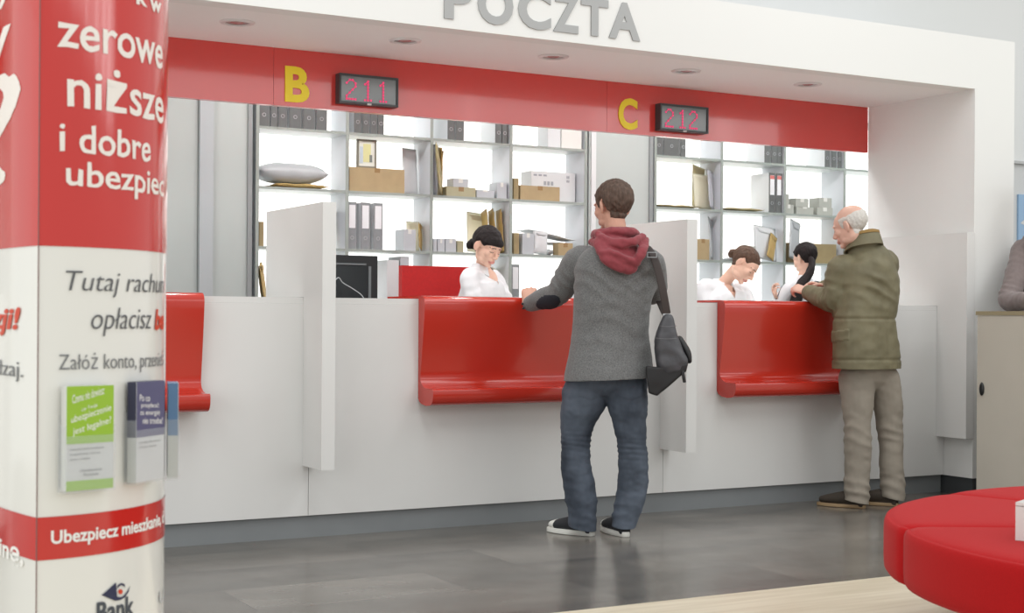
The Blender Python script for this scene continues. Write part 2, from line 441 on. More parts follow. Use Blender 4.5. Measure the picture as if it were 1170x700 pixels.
# red ledges draped over the counter front
prof = [(7.13, 1.192), (7.13, 1.204), (6.72, 1.206), (6.695, 1.204), (6.678, 1.197), (6.668, 1.183), (6.664, 1.165), (6.666, 1.13), (6.675, 1.05), (6.695, .90), (6.708, .82), (6.712, .79), (6.708, .768), (6.695, .752), (6.672, .740), (6.64, .733), (6.60, .731), (6.573, .733), (6.564, .728),
        (6.561, .712), (6.562, .692), (6.568, .672), (6.582, .656), (6.605, .648), (6.64, .645), (6.69, .650), (6.722, .662), (6.7385, .68), (6.7385, 1.192)]
for x0, lab in ((1.04, 'curved red counter ledge, end seen just beside the round column'), (3.2, 'curved red counter ledge where the man with the shoulder bag leans'), (5.11, 'curved red counter ledge in front of the man in the olive jacket')):
    bm = prism(B(), prof, 'x', x0, x0+1.01)
    o = obj('counter_ledge', bm, red_gloss, None, bevel=.0012, angle=40, seg=1)
    tag(o, lab, 'counter ledge', 'curved red ledges on the counter')
# white divider panels
for x0, lab in ((2.573, 'tall white divider slab standing between the column and the window marked B'), (4.713, 'tall white divider slab beside the man with the shoulder bag'), (6.85, 'white divider slab fixed against the right side wall')):
    bm = box(B(), x0, x0+.0685, 6.49, 7.29, .36, 1.645)
    # notch the slab round the counter: cut as three boxes in one mesh
    bm.free(); bm = B()
    pr = [(6.49, .36), (6.739, .36), (6.739, 1.1915), (7.29, 1.1915), (7.29, 1.645), (6.49, 1.645)]
    prism(bm, pr, 'x', x0, x0+.0685)
    o = obj('divider_panel', bm, white_gloss, None, bevel=.0015, seg=1)
    tag(o, lab, 'divider', 'white divider slabs on the counter')

# ================================================================ COLUMN
Cc = (-1.108, 3.183); CR = .337; A0 = math.radians(-61.3)
S0 = (Cc[0]+CR*math.cos(A0), Cc[1]+CR*math.sin(A0)); R2 = 1.5
C2 = (S0[0]+R2*.73, S0[1]+R2*.683); B0 = math.atan2(S0[1]-C2[1], S0[0]-C2[0])
R2 = math.hypot(S0[1]-C2[1], S0[0]-C2[0])
def cpt(u, z, off=0):
    if u >= 0:
        a = A0+u/CR; r = Cc[0]+(CR+off)*math.cos(a); d = Cc[1]+(CR+off)*math.sin(a)
    else:
        b = B0+u/R2; r = C2[0]+(R2+off)*math.cos(b); d = C2[1]+(R2+off)*math.sin(b)
    return RV*r + DV*d + UZ*z
USIL = max((k*.001 for k in range(900)), key=lambda k: cpt(k, 0).dot(RV)/cpt(k, 0).dot(DV))
def cu(px, py):
    """arc position and height on the column seen at a pixel"""
    x, y = _un(px, py); rho = x/F
    best = None; u = -.38
    while u < USIL:
        p = cpt(u, 0); r = p.dot(RV); d = p.dot(DV); e = abs(r/d-rho)
        if best is None or e < best[0]-1e-7: best = (e, u, d)
        u += .0005
    return best[1], 1.1 - y/F*best[2]
ZT = 3.0
def ring(us, z0, z1, off, close=True):
    bm = B(); a = [bm.verts.new(cpt(u, z0, off)) for u in us]; b = [bm.verts.new(cpt(u, z1, off)) for u in us]
    n = len(us)
    for i in range(n if close else n-1): bm.faces.new((a[i], a[(i+1) % n], b[(i+1) % n], b[i]))
    if close: bm.faces.new(a[::-1]); bm.faces.new(b)
    return bm
US = [-.40+.02*i for i in range(20)]+[0]+[CR*math.radians(3*i) for i in range(1, 58)]
colm = thing('advertising_column', 'thick glossy red and white printed column in the left foreground', 'column', tuple(cpt(.1, 0, -.2)))
vinyl_w = mat('white_glossy_vinyl', (232, 232, 228), .12, coat=.5)
vinyl_r = mat('red_glossy_vinyl', (200, 46, 40), .14, coat=.6)
obj('column_body', ring(US, 0, ZT, 0), vinyl_w, colm, angle=30)
def wrap(name, z0, z1, m):
    bm = ring(US, z0, z1, .0012, close=False); return obj(name, bm, m, colm, angle=30)
zr = cu(60, 281)[1]
wrap('red_wrap', zr, ZT, vinyl_r)
wrap('red_band', cu(60, 639)[1], cu(60, 590)[1], vinyl_r)
obj('seam', tube(B(), [(*cpt(0, 0, .001), .0012), (*cpt(0, ZT, .001), .0012)], k=1, n=6), mat('dark_seam', (120, 90, 88), .6), colm)
def ctext(name, s, p0, p1, yt, yb, m, bold=0, shear=0, wob=0):
    u0, zt = cu(p0, yt); _, zb = cu(p0, yb)
    u1 = cu(p1, yb)[0]
    me = text_mesh(s, 1, extrude=.0006, bold=bold, shear=shear); fit_text(me, u1-u0, zt-zb)
    # split long edges so the letters follow the curve
    bm = B(); bm.from_mesh(me)
    bmesh.ops.triangulate(bm, faces=bm.faces)
    for _ in range(3):
        es = [e for e in bm.edges if abs(e.verts[0].co.x-e.verts[1].co.x) > .03]
        if not es: break
        bmesh.ops.subdivide_edges(bm, edges=es, cuts=1); bmesh.ops.triangulate(bm, faces=bm.faces)
    bm.to_mesh(me); bm.free()
    for v in me.vertices:
        x, y, z = v.co
        if wob:
            y += wob*noise.noise(Vector((x*22, y*5, 3)))+wob*.45*noise.noise(Vector((x*190, y*150, 1)))
            x += wob*.45*noise.noise(Vector((x*170, y*190, 7)))
        sgn = 1
        v.co = cpt(u0+x, zb+y, .0022+(z*.5))
    me.materials.clear()
    return finish(name, me, m, colm, False)
brush = mat('white_brush_lettering', (238, 232, 226), .35)
ctext('slogan_line', 'k w', 155, 183, -14, 5, brush, .03, wob=.004)
ctext('slogan_line', 'zerowe', 65, 184.5, 25, 54, brush, .012, wob=.004)
ctext('slogan_line', 'niższe', 77, 185.5, 72, 122, brush, .012, wob=.004)
ctext('slogan_line', 'i dobre', 68, 171, 140, 173, brush, .012, wob=.004)
ctext('slogan_line', 'ubezpiec', 75, 186, 183, 221, brush, .012, wob=.004)
ctext('slogan_line', 'ży,', -30, 28, -14, 26, brush, .006, wob=.004)
ctext('slogan_line', 'y', -12, 13, 42, 92, brush, .012, wob=.004)
ctext('question_mark', '?', -12, 24, 92, 216, brush, -.005, wob=.008)
ctext('caption_line', 'Tutaj rachun', 75, 186, 309, 339, grey_ink, -.010, shear=.22)
ctext('caption_line', 'opłacisz', 104, 172, 351, 384, grey_ink, -.010, shear=.22)
redink = mat('red_lettering', (206, 66, 36), .4)
ctext('caption_line', 'be', 176, 186, 353, 377, redink, .03, shear=.2)
ctext('caption_line', 'Załóż konto, przenieś', 67, 185.5, 403, 428, mat('soft_grey_lettering', (120, 122, 124), .5), -.006)
ctext('caption_line', 'izji!', -10, 24, 351, 383, redink, .03, shear=.2)
ctext('caption_line', 'czędzaj.', -34, 27, 408, 430, mat('soft_grey_lettering', (120, 122, 124), .5), -.006)
ctext('band_line', 'Ubezpiecz mieszkanie, d', 58, 185.5, 606, 626, white_ink, .022)
ctext('band_line', 'rodzinę,', -28, 28, 601, 626, white_ink, .02)
ctext('bank_word', 'Bank', 110, 152, 688, 712, ink, .02)
ctext('bank_word', 'U', 181, 186, 676, 690, mat('pale_grey_lettering', (180, 182, 184), .5), 0)
def cpoly(name, pts, m, off=.002):
    bm = B(); vs = [bm.verts.new(cpt(*cu(*p), off)) for p in pts]; f = bm.faces.new(vs)
    bmesh.ops.triangulate(bm, faces=[f]); return obj(name, bm, m, colm, smooth=False)
navy = mat('navy_print', (40, 46, 78), .4)
cpoly('eye_emblem', [(115.5, 679.5), (120, 676), (125, 671.5), (132, 665), (130, 671), (130, 677), (133, 681), (137, 682), (141, 680), (145, 675), (148, 668.5), (146, 676), (142, 682), (137, 685), (131, 686), (124, 682)], navy)
cpoly('eye_emblem', [(132.5, 673), (134, 668), (138, 665.5), (142, 667), (142, 671), (140.5, 669), (138, 668), (135, 670)], navy)
cpoly('eye_pupil', [(137+2.6*math.cos(t*PI/5), 675.5+3*math.sin(t*PI/5)) for t in range(10)], redink)
# leaflet pockets and the leaflets in them
acr = mat('clear_acrylic', (225, 230, 235), .08, alpha=.13)
def tangent_frame(u, z, off):
    p = cpt(u, z, off); t = (cpt(u+.001, z, off)-cpt(u-.001, z, off)).normalized(); n = UZ.cross(t)   # n points inwards
    return Matrix(((t.x, n.x, 0, p.x), (t.y, n.y, 0, p.y), (0, 0, 1, p.z), (0, 0, 0, 1)))
def leaflet(u, z0, top_m, low_m, strip_m, lines, lab, off=.026, foot=None, side_m=None):
    M = tangent_frame(u, z0, off)     # local y = inwards
    h = obj('leaflet_pocket', B(), acr, colm) if False else None
    bm = B(); box(bm, -.056, .056, .024, .026, -.004, .15, M); box(bm, -.056, .056, -.003, .024, -.005, -.003, M); box(bm, -.056, .056, -.005, -.0035, -.003, .11, M)
    box(bm, -.056, -.0545, -.003, .024, -.003, .13, M); box(bm, .0545, .056, -.003, .024, -.003, .13, M)
    obj('leaflet_pocket', bm, acr, colm, smooth=False)
    t = thing('leaflet_stack', lab, 'leaflets', tuple(M @ Vector((0, .013, 0))), 'leaflet stacks on the column')
    obj('pages', box(B(), -.052, .052, .0, .021, 0, .094, M), mat('page_edges', (206, 208, 204), .6), t)
    obj('page_tops', box(B(), -.052, .052, .0, .021, .094, .21, M), side_m, t)
    obj('cover', box(B(), -.052, .052, -.0012, -.0002, 0, .21, M), low_m, t)
    obj('cover_panel', box(B(), -.052, .052, -.0018, -.0012, .094, .21, M), top_m, t)
    if foot: obj('cover_footer', box(B(), -.052, .052, -.0018, -.0012, 0, .02, M), foot, t)
    for (s, x0, x1, zb, zt, rot) in lines:
        me = text_mesh(s, 1, extrude=.0003); fit_text(me, x1-x0, zt-zb)
        for v in me.vertices:
            v.co = M @ Vector((x0+v.co.x, -.0022-v.co.z*.3, zb+v.co.y+rot*v.co.x))
        me.materials.clear(); finish('cover_text', me, white_ink if zb > .1 else mat('soft_grey_lettering', (120, 122, 124), .5), t, False)
    return t
green_m = mat('lime_green_print', (150, 190, 52), .35); navy_m = mat('slate_blue_print', (84, 84, 120), .35); blue_m = mat('mid_blue_print', (92, 128, 168), .35)
def lz(px, y): return cu(px, y)
ug, zg = cu(95, 560); un_, zn = cu(159, 548); ub = USIL+.008
leaflet(ug, zg+.004, green_m, white_paper, green_m, [('Czemu nie dowiesz', -.04, .03, .175, .192, .25), ('czy Twoje', -.02, .015, .157, .166, .25), ('ubezpieczenie', -.042, .046, .132, .150, .25), ('jest legalne?', -.038, .046, .108, .126, .25), ('Ubezpieczenia mieszkania', -.044, .03, .080, .085, .02), ('kompleksowa ochrona', -.044, .022, .070, .075, .02), ('domu i rodziny', -.044, .0, .060, .065, .02), ('Ubezpieczenia', -.022, .026, .036, .042, .02), ('Pocztowe', -.014, .018, .028, .034, .02)],
        'lime green and white leaflets in the pocket on the column', foot=green_m, side_m=mat('page_edges', (206, 208, 204), .6))
leaflet(un_, zn+.0, navy_m, white_paper, None, [('Po co', -.042, -.004, .170, .184, -.06), ('przepłacać', -.036, .03, .154, .167, -.06), ('za energię', -.040, .034, .138, .151, -.06), ('nie trzeba!', -.030, .044, .122, .135, -.06), ('energia dla domu', -.044, .036, .080, .085, 0), ('i firmy taniej', -.044, .02, .070, .075, 0)],
        'slate blue and white leaflets in the pocket on the column', side_m=mat('dark_navy_edges', (48, 50, 74), .5))
leaflet(ub, zn-.012, blue_m, white_paper, None, [], 'mid blue leaflets seen edge-on at the right rim of the column', side_m=blue_m)
# ================================================================ SHELVING
def shelving(name, lab, x0, bays, w, zs, xend=None):
    t = thing(name, lab, 'shelving', (x0+bays*w/2, 9.0, 0), 'backlit shelving units')
    x1 = xend or x0+bays*w
    for i in range(bays+1):
        x = x0+i*w
        obj('upright', box(B(), x-.009, x+.009, 9.0, 9.27, .02, 2.9), upright_m, t, bevel=.001, seg=1)
        obj('front_edge', box(B(), x-.011, x+.011, 8.994, 8.9995, .02, 2.9), shelf_m, t)
    for z in zs:
        for i in range(bays):
            a = x0+i*w+.0095; b = min(x0+(i+1)*w-.0095, x1)
            obj('shelf_board', box(B(), a, b, 9.0005, 9.268, z-.017, z), board_m, t)
            obj('shelf_edge', box(B(), a, b, 8.996, 9.0, z-.0175, z-.0004), shelf_m, t)
    obj('light_panel', box(B(), x0, x1, 9.275, 9.30, .02, 2.9), glow, t)
    return t
ZS = (.38, .77, 1.16, 1.55, 1.94, 2.33, 2.72)
shelving('display_shelving', 'pale backlit shelving unit of four bays behind the window marked B', 3.112, 4, .6265, ZS)
shelving('display_shelving', 'pale backlit shelving unit behind the window marked C, left of the right wall', 6.235, 4, .6235, ZS)
YS = 9.015
def shelf_z(z):
    return min((q for q in ZS), key=lambda q: abs(q-z))
UPR = [3.112+.6265*i for i in range(5)]+[6.235+.6235*i for i in range(5)]
def bay(x):
    lo = max([u for u in UPR if u <= x], default=UPR[0]); hi = min([u for u in UPR if u > x], default=UPR[-1])
    return lo+.0125, hi-.0125
def fit_bay(verts, xc):
    lo, hi = bay(xc); x0 = min(v.co.x for v in verts); x1 = max(v.co.x for v in verts); y1 = max(v.co.y for v in verts)
    dx = 0
    if x1 > hi: dx = hi-x1
    if x0+dx < lo: dx = lo-x0
    k = min(1, (hi-lo)/(x1-x0)); 
    for v in verts:
        v.co.x += dx
        if k < 1: v.co.x = lo+(v.co.x-lo)*k
        if y1 > 9.262: v.co.y -= y1-9.262
def place_px(p0, p1, yt, yb):
    a = onY(p0, (yt+yb)/2, 9.0); b = onY(p1, (yt+yb)/2, 9.0); c = onY((p0+p1)/2, yt, 9.0); e = onY((p0+p1)/2, yb, 9.0)
    zb = shelf_z(e.z) if abs(shelf_z(e.z)-e.z) < .07 else e.z
    lo, hi = bay((a.x+b.x)/2); a.x = max(a.x, lo-.002); b.x = min(b.x, hi+.002)
    return a.x, b.x, zb+.0006, c.z
# --- binders
binder_side = mat('pale_binder_board', (214, 217, 219), .5)
def binder(w, h, m, lab, grp, loc, label_m=None, red=False):
    lo, hi = bay(loc[0]); loc = (min(max(loc[0], lo+w/2+.0005), hi-w/2-.0005), loc[1], loc[2])
    t = thing('lever_arch_binder', lab, 'binder', loc, grp)
    X, Y, Z = loc
    obj('cover', box(B(), X-w/2+.0005, X+w/2-.0005, Y+.006, Y+.235, Z+.001, Z+h-.002), binder_side, t, bevel=.001)
    obj('spine', box(B(), X-w/2, X+w/2, Y, Y+.006, Z, Z+h), m, t, bevel=.002)
    g = B(); lathe(g, [(.009, 0), (.013, 0), (.013, .002), (.009, .002)], Matrix.Translation((X, Y+.0005, Z+.075)) @ Matrix.Rotation(PI/2, 4, 'X'), 16)
    obj('finger_hole', g, steel, t)
    if label_m:
        obj('spine_label', box(B(), X-w*.36, X+w*.36, Y-.0008, Y+.0002, Z+.14, Z+h-.02), label_m, t)
        if red: obj('label_header', box(B(), X-w*.36, X+w*.36, Y-.0014, Y-.0008, Z+h-.05, Z+h-.022), mat('salmon_label', (206, 116, 112), .5), t)
    return t
ORD = ['leftmost', 'second from left', 'third from left', 'fourth from left', 'fifth from left', 'rightmost']
def bind_row(pxs, yt, yb, z, m, where, grp, label_m=None, h=.315, red=False):
    n = len(pxs)
    for i, (a, b) in enumerate(pxs):
        A = onY(a, yb, 9.0); C = onY(b, yb, 9.0); w = max(.03, C.x-A.x-.004)
        o = ORD[i] if i < n-1 else 'rightmost'
        if n == 2: o = ('left one of two', 'right one of two')[i]
        lab = '%s binder, %s %s' % ('charcoal' if m is binder_m else 'mid grey', o, where)
        binder(w, h, m, lab, grp, ((A.x+C.x)/2, YS, z+.0006), label_m, red)
bind_row([(296, 309), (310, 318), (319, 329), (331, 345.5), (347, 361), (362, 375)], 122, 144, 2.33, binder_m, 'in the top row above the padded bag', 'charcoal binders on the top shelf')
bind_row([(405.5, 414), (415, 423), (424, 432), (432.5, 440)], 130, 150, 2.33, binder_m, 'in the top row above the framed picture', 'charcoal binders on the top shelf')
bind_row([(512.5, 520.5), (521.5, 531.5)], 140, 158, 2.33, binder_m, 'above the stacked grey and khaki boxes', 'charcoal binders on the top shelf')
bind_row([(567, 575), (575.5, 584)], 144, 162, 2.33, binder_m, 'in the top row beside the third shelf post', 'charcoal binders on the top shelf')
bind_row([(398, 408.5), (413, 424), (427.5, 438.5)], 229, 283, 1.55, binder_light, 'of three labelled on the shelf under the brown carton', 'labelled grey binders', label_white)
bind_row([(750, 758.5), (759.5, 778), (779, 785)], 158, 178, 2.33, binder_m, 'in the top row under the 212 display', 'charcoal binders on the top shelf')
bind_row([(875, 882), (883, 889.5), (890, 896)], 168, 187, 2.33, binder_m, 'in the top row above the red-labelled binders', 'charcoal binders on the top shelf')
bind_row([(944, 949.5), (951.5, 957), (959, 963)], 174, 193, 2.33, binder_m, 'in the top row above the bald man', 'charcoal binders on the top shelf')
bind_row([(880, 887), (889, 896)], 198, 243, 1.94, binder_m, 'with red-topped labels on the second shelf', 'red-labelled binders', label_white, red=True)
binder(.062, .315, binder_light, 'grey binder standing behind the man in the blazer near his forearm', None, (onY(590, 338, 9).x, YS, 1.1606), label_white)
# --- cartons
def carton(p0, p1, yt, yb, m, lab, dep=.18, cat='box', tape=True, grp=None, dy=0, stack_z=None, name='cardboard_box'):
    x0, x1, z0, z1 = place_px(p0, p1, yt, yb)
    if stack_z is not None: z0 = stack_z
    x0 += .002; x1 -= .002
    t = thing(name, lab, cat, ((x0+x1)/2, YS+dy+dep/2, z0), grp)
    obj('carton', box(B(), x0, x1, YS+dy, YS+dy+dep, z0, z1), m, t, bevel=.003)
    xm = (x0+x1)/2; w = min(.02, (x1-x0)*.14)
    if tape: obj('tape', box(B(), xm-w, xm+w, YS+dy-.0008, YS+dy+dep+.0008, z1-.03 if z1-z0 > .06 else z1-.012, z1+.0008), tape_m if m in (kraft, kraft_dark, khaki_card) else mat('pale_tape', (214, 214, 208), .3), t)
    return t, z1
carton(400, 463.5, 192, 219, kraft, 'long brown cardboard carton under the framed picture', .2)
t, z = carton(511, 545, 213.5, 224, khaki_card, 'low khaki box under the small grey box on the second shelf', .18)
carton(520, 538, 203.5, 213.5, grey_box, 'small pale grey box on top of the low khaki box', .1, stack_z=z+.001, dy=.02)
carton(545.5, 566, 217, 225, grey_box, 'flat pale grey box right of the low khaki box', .15)
carton(569, 580.5, 208.5, 226, grey_box, 'upright pale grey box left of the fourth bay of shelving', .12)
carton(588, 594, 203.5, 227, kraft_dark, 'narrow upright brown box at the left end of the long brown box', .16, tape=False)
carton(595.5, 641, 212.5, 229, kraft, 'long flat brown box in front of the big white carton', .09)
x0, x1, z0, z1 = place_px(615.5, 666, 195, 230)
t = thing('printed_carton', 'big white carton with grey print behind the flat brown box', 'box', ((x0+x1)/2, 9.15, z0))
obj('carton', box(B(), x0, x1, 9.108, 9.262, z0, z1), white_paper, t, bevel=.003)
for a, b, c, d in ((.05, .38, .84, .9), (.28, .52, .55, .68), (.80, .87, .80, .9), (.80, .87, .68, .76)):
    bmk = B(); n = 3
    for i in range(n):
        xx = x0+(x1-x0)*(a+(b-a)*i/n); box(bmk, xx, xx+(x1-x0)*(b-a)/n*.7, 9.1068, 9.1078, z0+(z1-z0)*c, z0+(z1-z0)*d)
    obj('printed_mark', bmk, mat('faded_print', (150, 154, 160), .6), t, smooth=False)
carton(627, 642, 143, 168, white_paper, 'upright white box on the top shelf of the last left bay', .15, tape=False)
carton(642.5, 666, 145, 170, mat('off_white_card', (214, 213, 208), .6), 'off-white carton at the end of the top shelf by the grey wall panel', .18)
carton(462, 476.5, 262, 286, grey_box, 'pale grey upright box right of the three labelled binders', .14)
for i, (a, b) in enumerate(((496, 500.5), (501, 509.5), (510, 522.5))):
    carton(a, b, 272.5, 288, grey_box, ('narrow', 'middle', 'wider')[i]+' pale grey box of the three left of the dark-haired clerk', .12, tape=(i > 0), grp='three small grey boxes')
carton(523.5, 531, 275, 288, khaki_card, 'tiny khaki box beside the small grey boxes near the hair bun', .1, tape=False)
carton(588, 594.5, 266, 289, kraft_dark, 'narrow brown box on the third shelf left of the pale grey one', .15, tape=False)
carton(598, 611.5, 266.5, 289, grey_box, 'pale grey box between the narrow brown box and the white mailers', .15)
t, z = carton(638, 655, 277.5, 290, kraft, 'small brown box wedged beneath the heap of white mailers', .08, dy=-.012)
carton(297, 302.5, 253, 279, kraft_dark, 'dull brown box half hidden behind the first divider', .12, tape=False)
# right-hand unit
carton(797.5, 812, 273, 297, kraft, 'brown box just right of the second divider', .18)
carton(854, 865, 281, 290, grey_box_d, 'small grey box above the leaning clerk on the third shelf', .1, tape=False)
t, z = carton(903.5, 959, 278, 303, kraft_dark, 'long dull brown carton behind the ponytail', .2, dy=.02)
t, z = carton(897.5, 908.5, 233.5, 246, grey_box_d, 'stone grey box under another, right of the red-labelled binders', .12)
carton(897.5, 903, 221.5, 233.5, grey_box_d, 'tiny stone grey box topmost right of the red-labelled binders', .1, stack_z=z+.001, tape=False)
t, z = carton(911, 931, 236.5, 247.5, grey_box_d, 'stone grey box at the bottom of the middle stack', .14)
carton(910.5, 925.5, 226.5, 236.5, grey_box_d, 'stone grey box on top of the middle stack', .12, stack_z=z+.001)
t, z = carton(935, 953, 237, 249, grey_box_d, 'stone grey box at the bottom of the stack nearest the bald head', .14)
carton(937, 952, 226, 237, grey_box_d, 'stone grey box on top of the stack nearest the bald head', .12, stack_z=z+.001)
# --- framed picture leaning on the carton
x0, x1, z0, z1 = place_px(411, 433, 158.5, 192); zc = onY(431, 192.5, 9).z+.004
t = thing('framed_picture', 'small framed print standing on the long brown carton', 'picture', ((x0+x1)/2, 9.06, zc))
f = B(); Y0 = 9.04
for a in ((x0, x0+.012, zc, z1), (x1-.012, x1, zc, z1), (x0+.012, x1-.012, zc, zc+.012), (x0+.012, x1-.012, z1-.012, z1)): box(f, a[0], a[1], Y0, Y0+.018, a[2], a[3])
obj('frame', f, mat('dull_olive_frame', (120, 118, 104), .5), t)
obj('print', box(B(), x0+.012, x1-.012, Y0+.006, Y0+.012, zc+.012, z1-.012), mat('print_paper', (216, 218, 208), .5), t)
obj('print_shape', box(B(), x0+.045, x1-.04, Y0+.005, Y0+.0058, zc+.04, z1-.03), mat('pale_yellow_print', (206, 204, 150), .5), t)
obj('print_shape', box(B(), x1-.05, x1-.03, Y0+.004, Y0+.0048, zc+.04, zc+.09), mat('grey_green_print', (110, 120, 116), .5), t)
obj('print_shape', box(B(), x0+.02, x0+.042, Y0+.004, Y0+.0048, zc+.03, z1-.05), mat('pale_blue_print', (186, 198, 206), .5), t)
# --- envelopes and mailers
def pillow(bm, w, h, t, M, n=14, seed=0, cr=.0):
    """closed cushion w x h (local x,z) of thickness t (local y)"""
    top = {}; bot = {}
    for i in range(n+1):
        for j in range(n+1):
            u = i/n*2-1; v = j/n*2-1
            th = t/2*max(0, (1-abs(u)**3.2))**.6*max(0, (1-abs(v)**3.2))**.6
            k = cr*noise.noise(Vector((u*2.3+seed, v*2.9, seed)))
            x = u*w/2; z = h/2+v*h/2
            edge = i in (0, n) or j in (0, n)
            top[i, j] = bm.verts.new(M @ Vector((x, -th+k, z)))
            bot[i, j] = top[i, j] if edge else bm.verts.new(M @ Vector((x, th+k, z)))
    for i in range(n):
        for j in range(n):
            for g, fl in ((top, 0), (bot, 1)):
                q = [g[i, j], g[i+1, j], g[i+1, j+1], g[i, j+1]]
                if fl: q = q[::-1]
                try: bm.faces.new(q)
                except ValueError: pass
    return bm
def envelope(px, py, w, h, t, m, lab, lean=0, yaw=0, roll=0, y=9.05, cat='envelope', name='paper_envelope', z=None, flap=True, cr=.004, seed=0, grp=None, back=0, bayx=None):
    """px,py: pixel of its bottom centre at the shelf edge. lean tips the top backwards, yaw turns it about z, roll tilts in plane"""
    p = onY(px, py, 9.0); zz = shelf_z(p.z)+.001 if z is None else z
    base = Vector((p.x, y, zz))
    M = Matrix.Translation(base) @ Matrix.Rotation(math.radians(yaw), 4, 'Z') @ Matrix.Rotation(math.radians(-lean), 4, 'X') @ Matrix.Rotation(math.radians(roll), 4, 'Y')
    bm = pillow(B(), w, h, t, M, seed=seed, cr=cr)
    dz = zz - min(v.co.z for v in bm.verts)
    for v in bm.verts: v.co.z += dz
    a_ = bm.verts[:]; p0_ = a_[0].co.copy(); fit_bay(a_, p.x if bayx is None else bayx); sh_ = a_[0].co-p0_
    tt = thing(name, lab, cat, tuple(base+sh_), grp)
    obj('sleeve', bm, m, tt, smooth=True)
    if flap:
        f = B(); M2 = Matrix.Translation(sh_+Vector((0, 0, dz))) @ M
        e = t/2+.003
        for q in (0,): prism(f, [(-w*.40, h*.93), (w*.40, h*.93), (w*.28, h*.80), (-w*.28, h*.80)], 'y', -e-.001, -e)
        for v in f.verts: v.co = M2 @ v.co
        obj('flap', f, m, tt, smooth=False)
    return tt
def flat_env(p0, p1, py, dep, t, m, lab, name='paper_envelope', z=None, yaw=0, cat='envelope', h=None, seed=0, y=None):
    a = onY(p0, py, 9.0); b = onY(p1, py, 9.0); zz = (shelf_z(a.z)+.001 if z is None else z)
    c = Vector(((a.x+b.x)/2, YS+dep/2 if y is None else y, zz))
    M = Matrix.Translation(c) @ Matrix.Rotation(math.radians(yaw), 4, 'Z') @ Matrix.Rotation(-PI/2, 4, 'X') @ Matrix.Translation((0, 0, -dep/2))
    bm = pillow(B(), b.x-a.x, dep, t, M, seed=seed, cr=.006)
    dz = zz - min(v.co.z for v in bm.verts)
    for v in bm.verts: v.co.z += dz
    fit_bay(bm.verts[:], c.x)
    tt = thing(name, lab, cat, tuple(c)); obj('sleeve', bm, m, tt, smooth=True); 
    return tt, max(v.co.z for v in tt.children[0].data.vertices)+zz
_, zt_ = flat_env(316, 378, 211, .22, .03, tan_paper, 'tan envelope lying under the grey padded mailer')
flat_env(298, 378, 207, .24, .135, white_bag, 'puffy pale grey mailer bag on the second shelf, far left', name='padded_mailer', z=1.973, seed=3)
envelope(481, 221, .14, .33, .012, white_paper, 'white envelope standing behind the leaning bundle at the second shelf post', 4, 20, 0, y=9.16)
envelope(498, 222, .13, .36, .03, olive_paper, 'olive envelope, leftmost of the bundle standing at the second shelf post', 6, 62, 3, y=8.985, seed=1, grp='bundle of standing envelopes')
envelope(503, 222, .14, .355, .035, mat('lavender_grey_mailer', (206, 206, 212), .5, transl=.3), 'pale grey mailer in the middle of the bundle at the second shelf post', 2, 80, -2, y=9.09, seed=2, grp='bundle of standing envelopes')
envelope(509, 223, .14, .33, .018, tan_paper, 'tan envelope, right of the bundle at the second shelf post', 2, 78, -7, y=9.09, seed=3, grp='bundle of standing envelopes')
envelope(389, 282, .15, .26, .02, white_bag, 'white mailer leaning beside the first divider top', 8, 40, 14, y=9.06, seed=4)
envelope(384, 282, .08, .2, .01, tan_paper, 'tan envelope tucked behind the white mailer by the first divider', 8, 40, 16, y=9.12, seed=5)
envelope(484, 286, .11, .21, .012, cream_paper, 'cream envelope standing left of the second shelf post on the third shelf', 5, 15, 0, y=9.14)
envelope(488, 286, .10, .19, .014, tan_paper, 'tan envelope leaning on the second shelf post on the third shelf', 5, 55, 14, y=9.05)
envelope(559, 288, .2, .29, .012, cream_paper, 'cream envelope behind the tan ones above the dark-haired clerk', 7, 12, 4, y=9.17)
for i, (q, r) in enumerate(((563, 9), (571, 8), (579, 5))):
    envelope(q, 289, .13, .31-.01*(i == 0), .014, tan_paper, ('leftmost', 'middle', 'rightmost')[i]+' tan envelope of three leaning on the third shelf post', 3, 80, r, y=9.08, seed=i, grp='three leaning tan envelopes')
envelope(578, 338, .16, .3, .014, cream_paper, 'cream envelope on the lowest visible shelf right of the dark-haired clerk', 8, 40, 16, y=9.07, z=1.161)
envelope(300, 338, .1, .28, .012, tan_paper, 'tan envelope on the lowest shelf at the far left', 6, 60, -8, y=9.04, z=1.161)
envelope(306, 338, .1, .26, .014, olive_paper, 'olive envelope on the lowest shelf beside the first divider', 6, 60, -6, y=9.08, z=1.161)
# lowest shelf left of the chair
carton(443, 457, 297, 340, white_paper, 'tall white box file left of the red chair', .2, tape=False, name='box_file')
carton(458, 468.5, 293, 340, grey_box, 'tall grey box file behind the red chair', .2, tape=False, name='box_file')
for i, q in enumerate((473, 480, 487)):
    envelope(q, 340, .15, .265, .018, tan_paper, ('leftmost', 'middle', 'rightmost')[i]+' tan envelope showing above the red chair back', 5, 60, 2, y=9.03, seed=i+8, z=1.161, grp='tan envelopes above the red chair')
flat_env(597, 655, 339, .2, .05, white_paper, 'white packet lying on the lowest shelf behind the outstretched forearm', z=1.161)
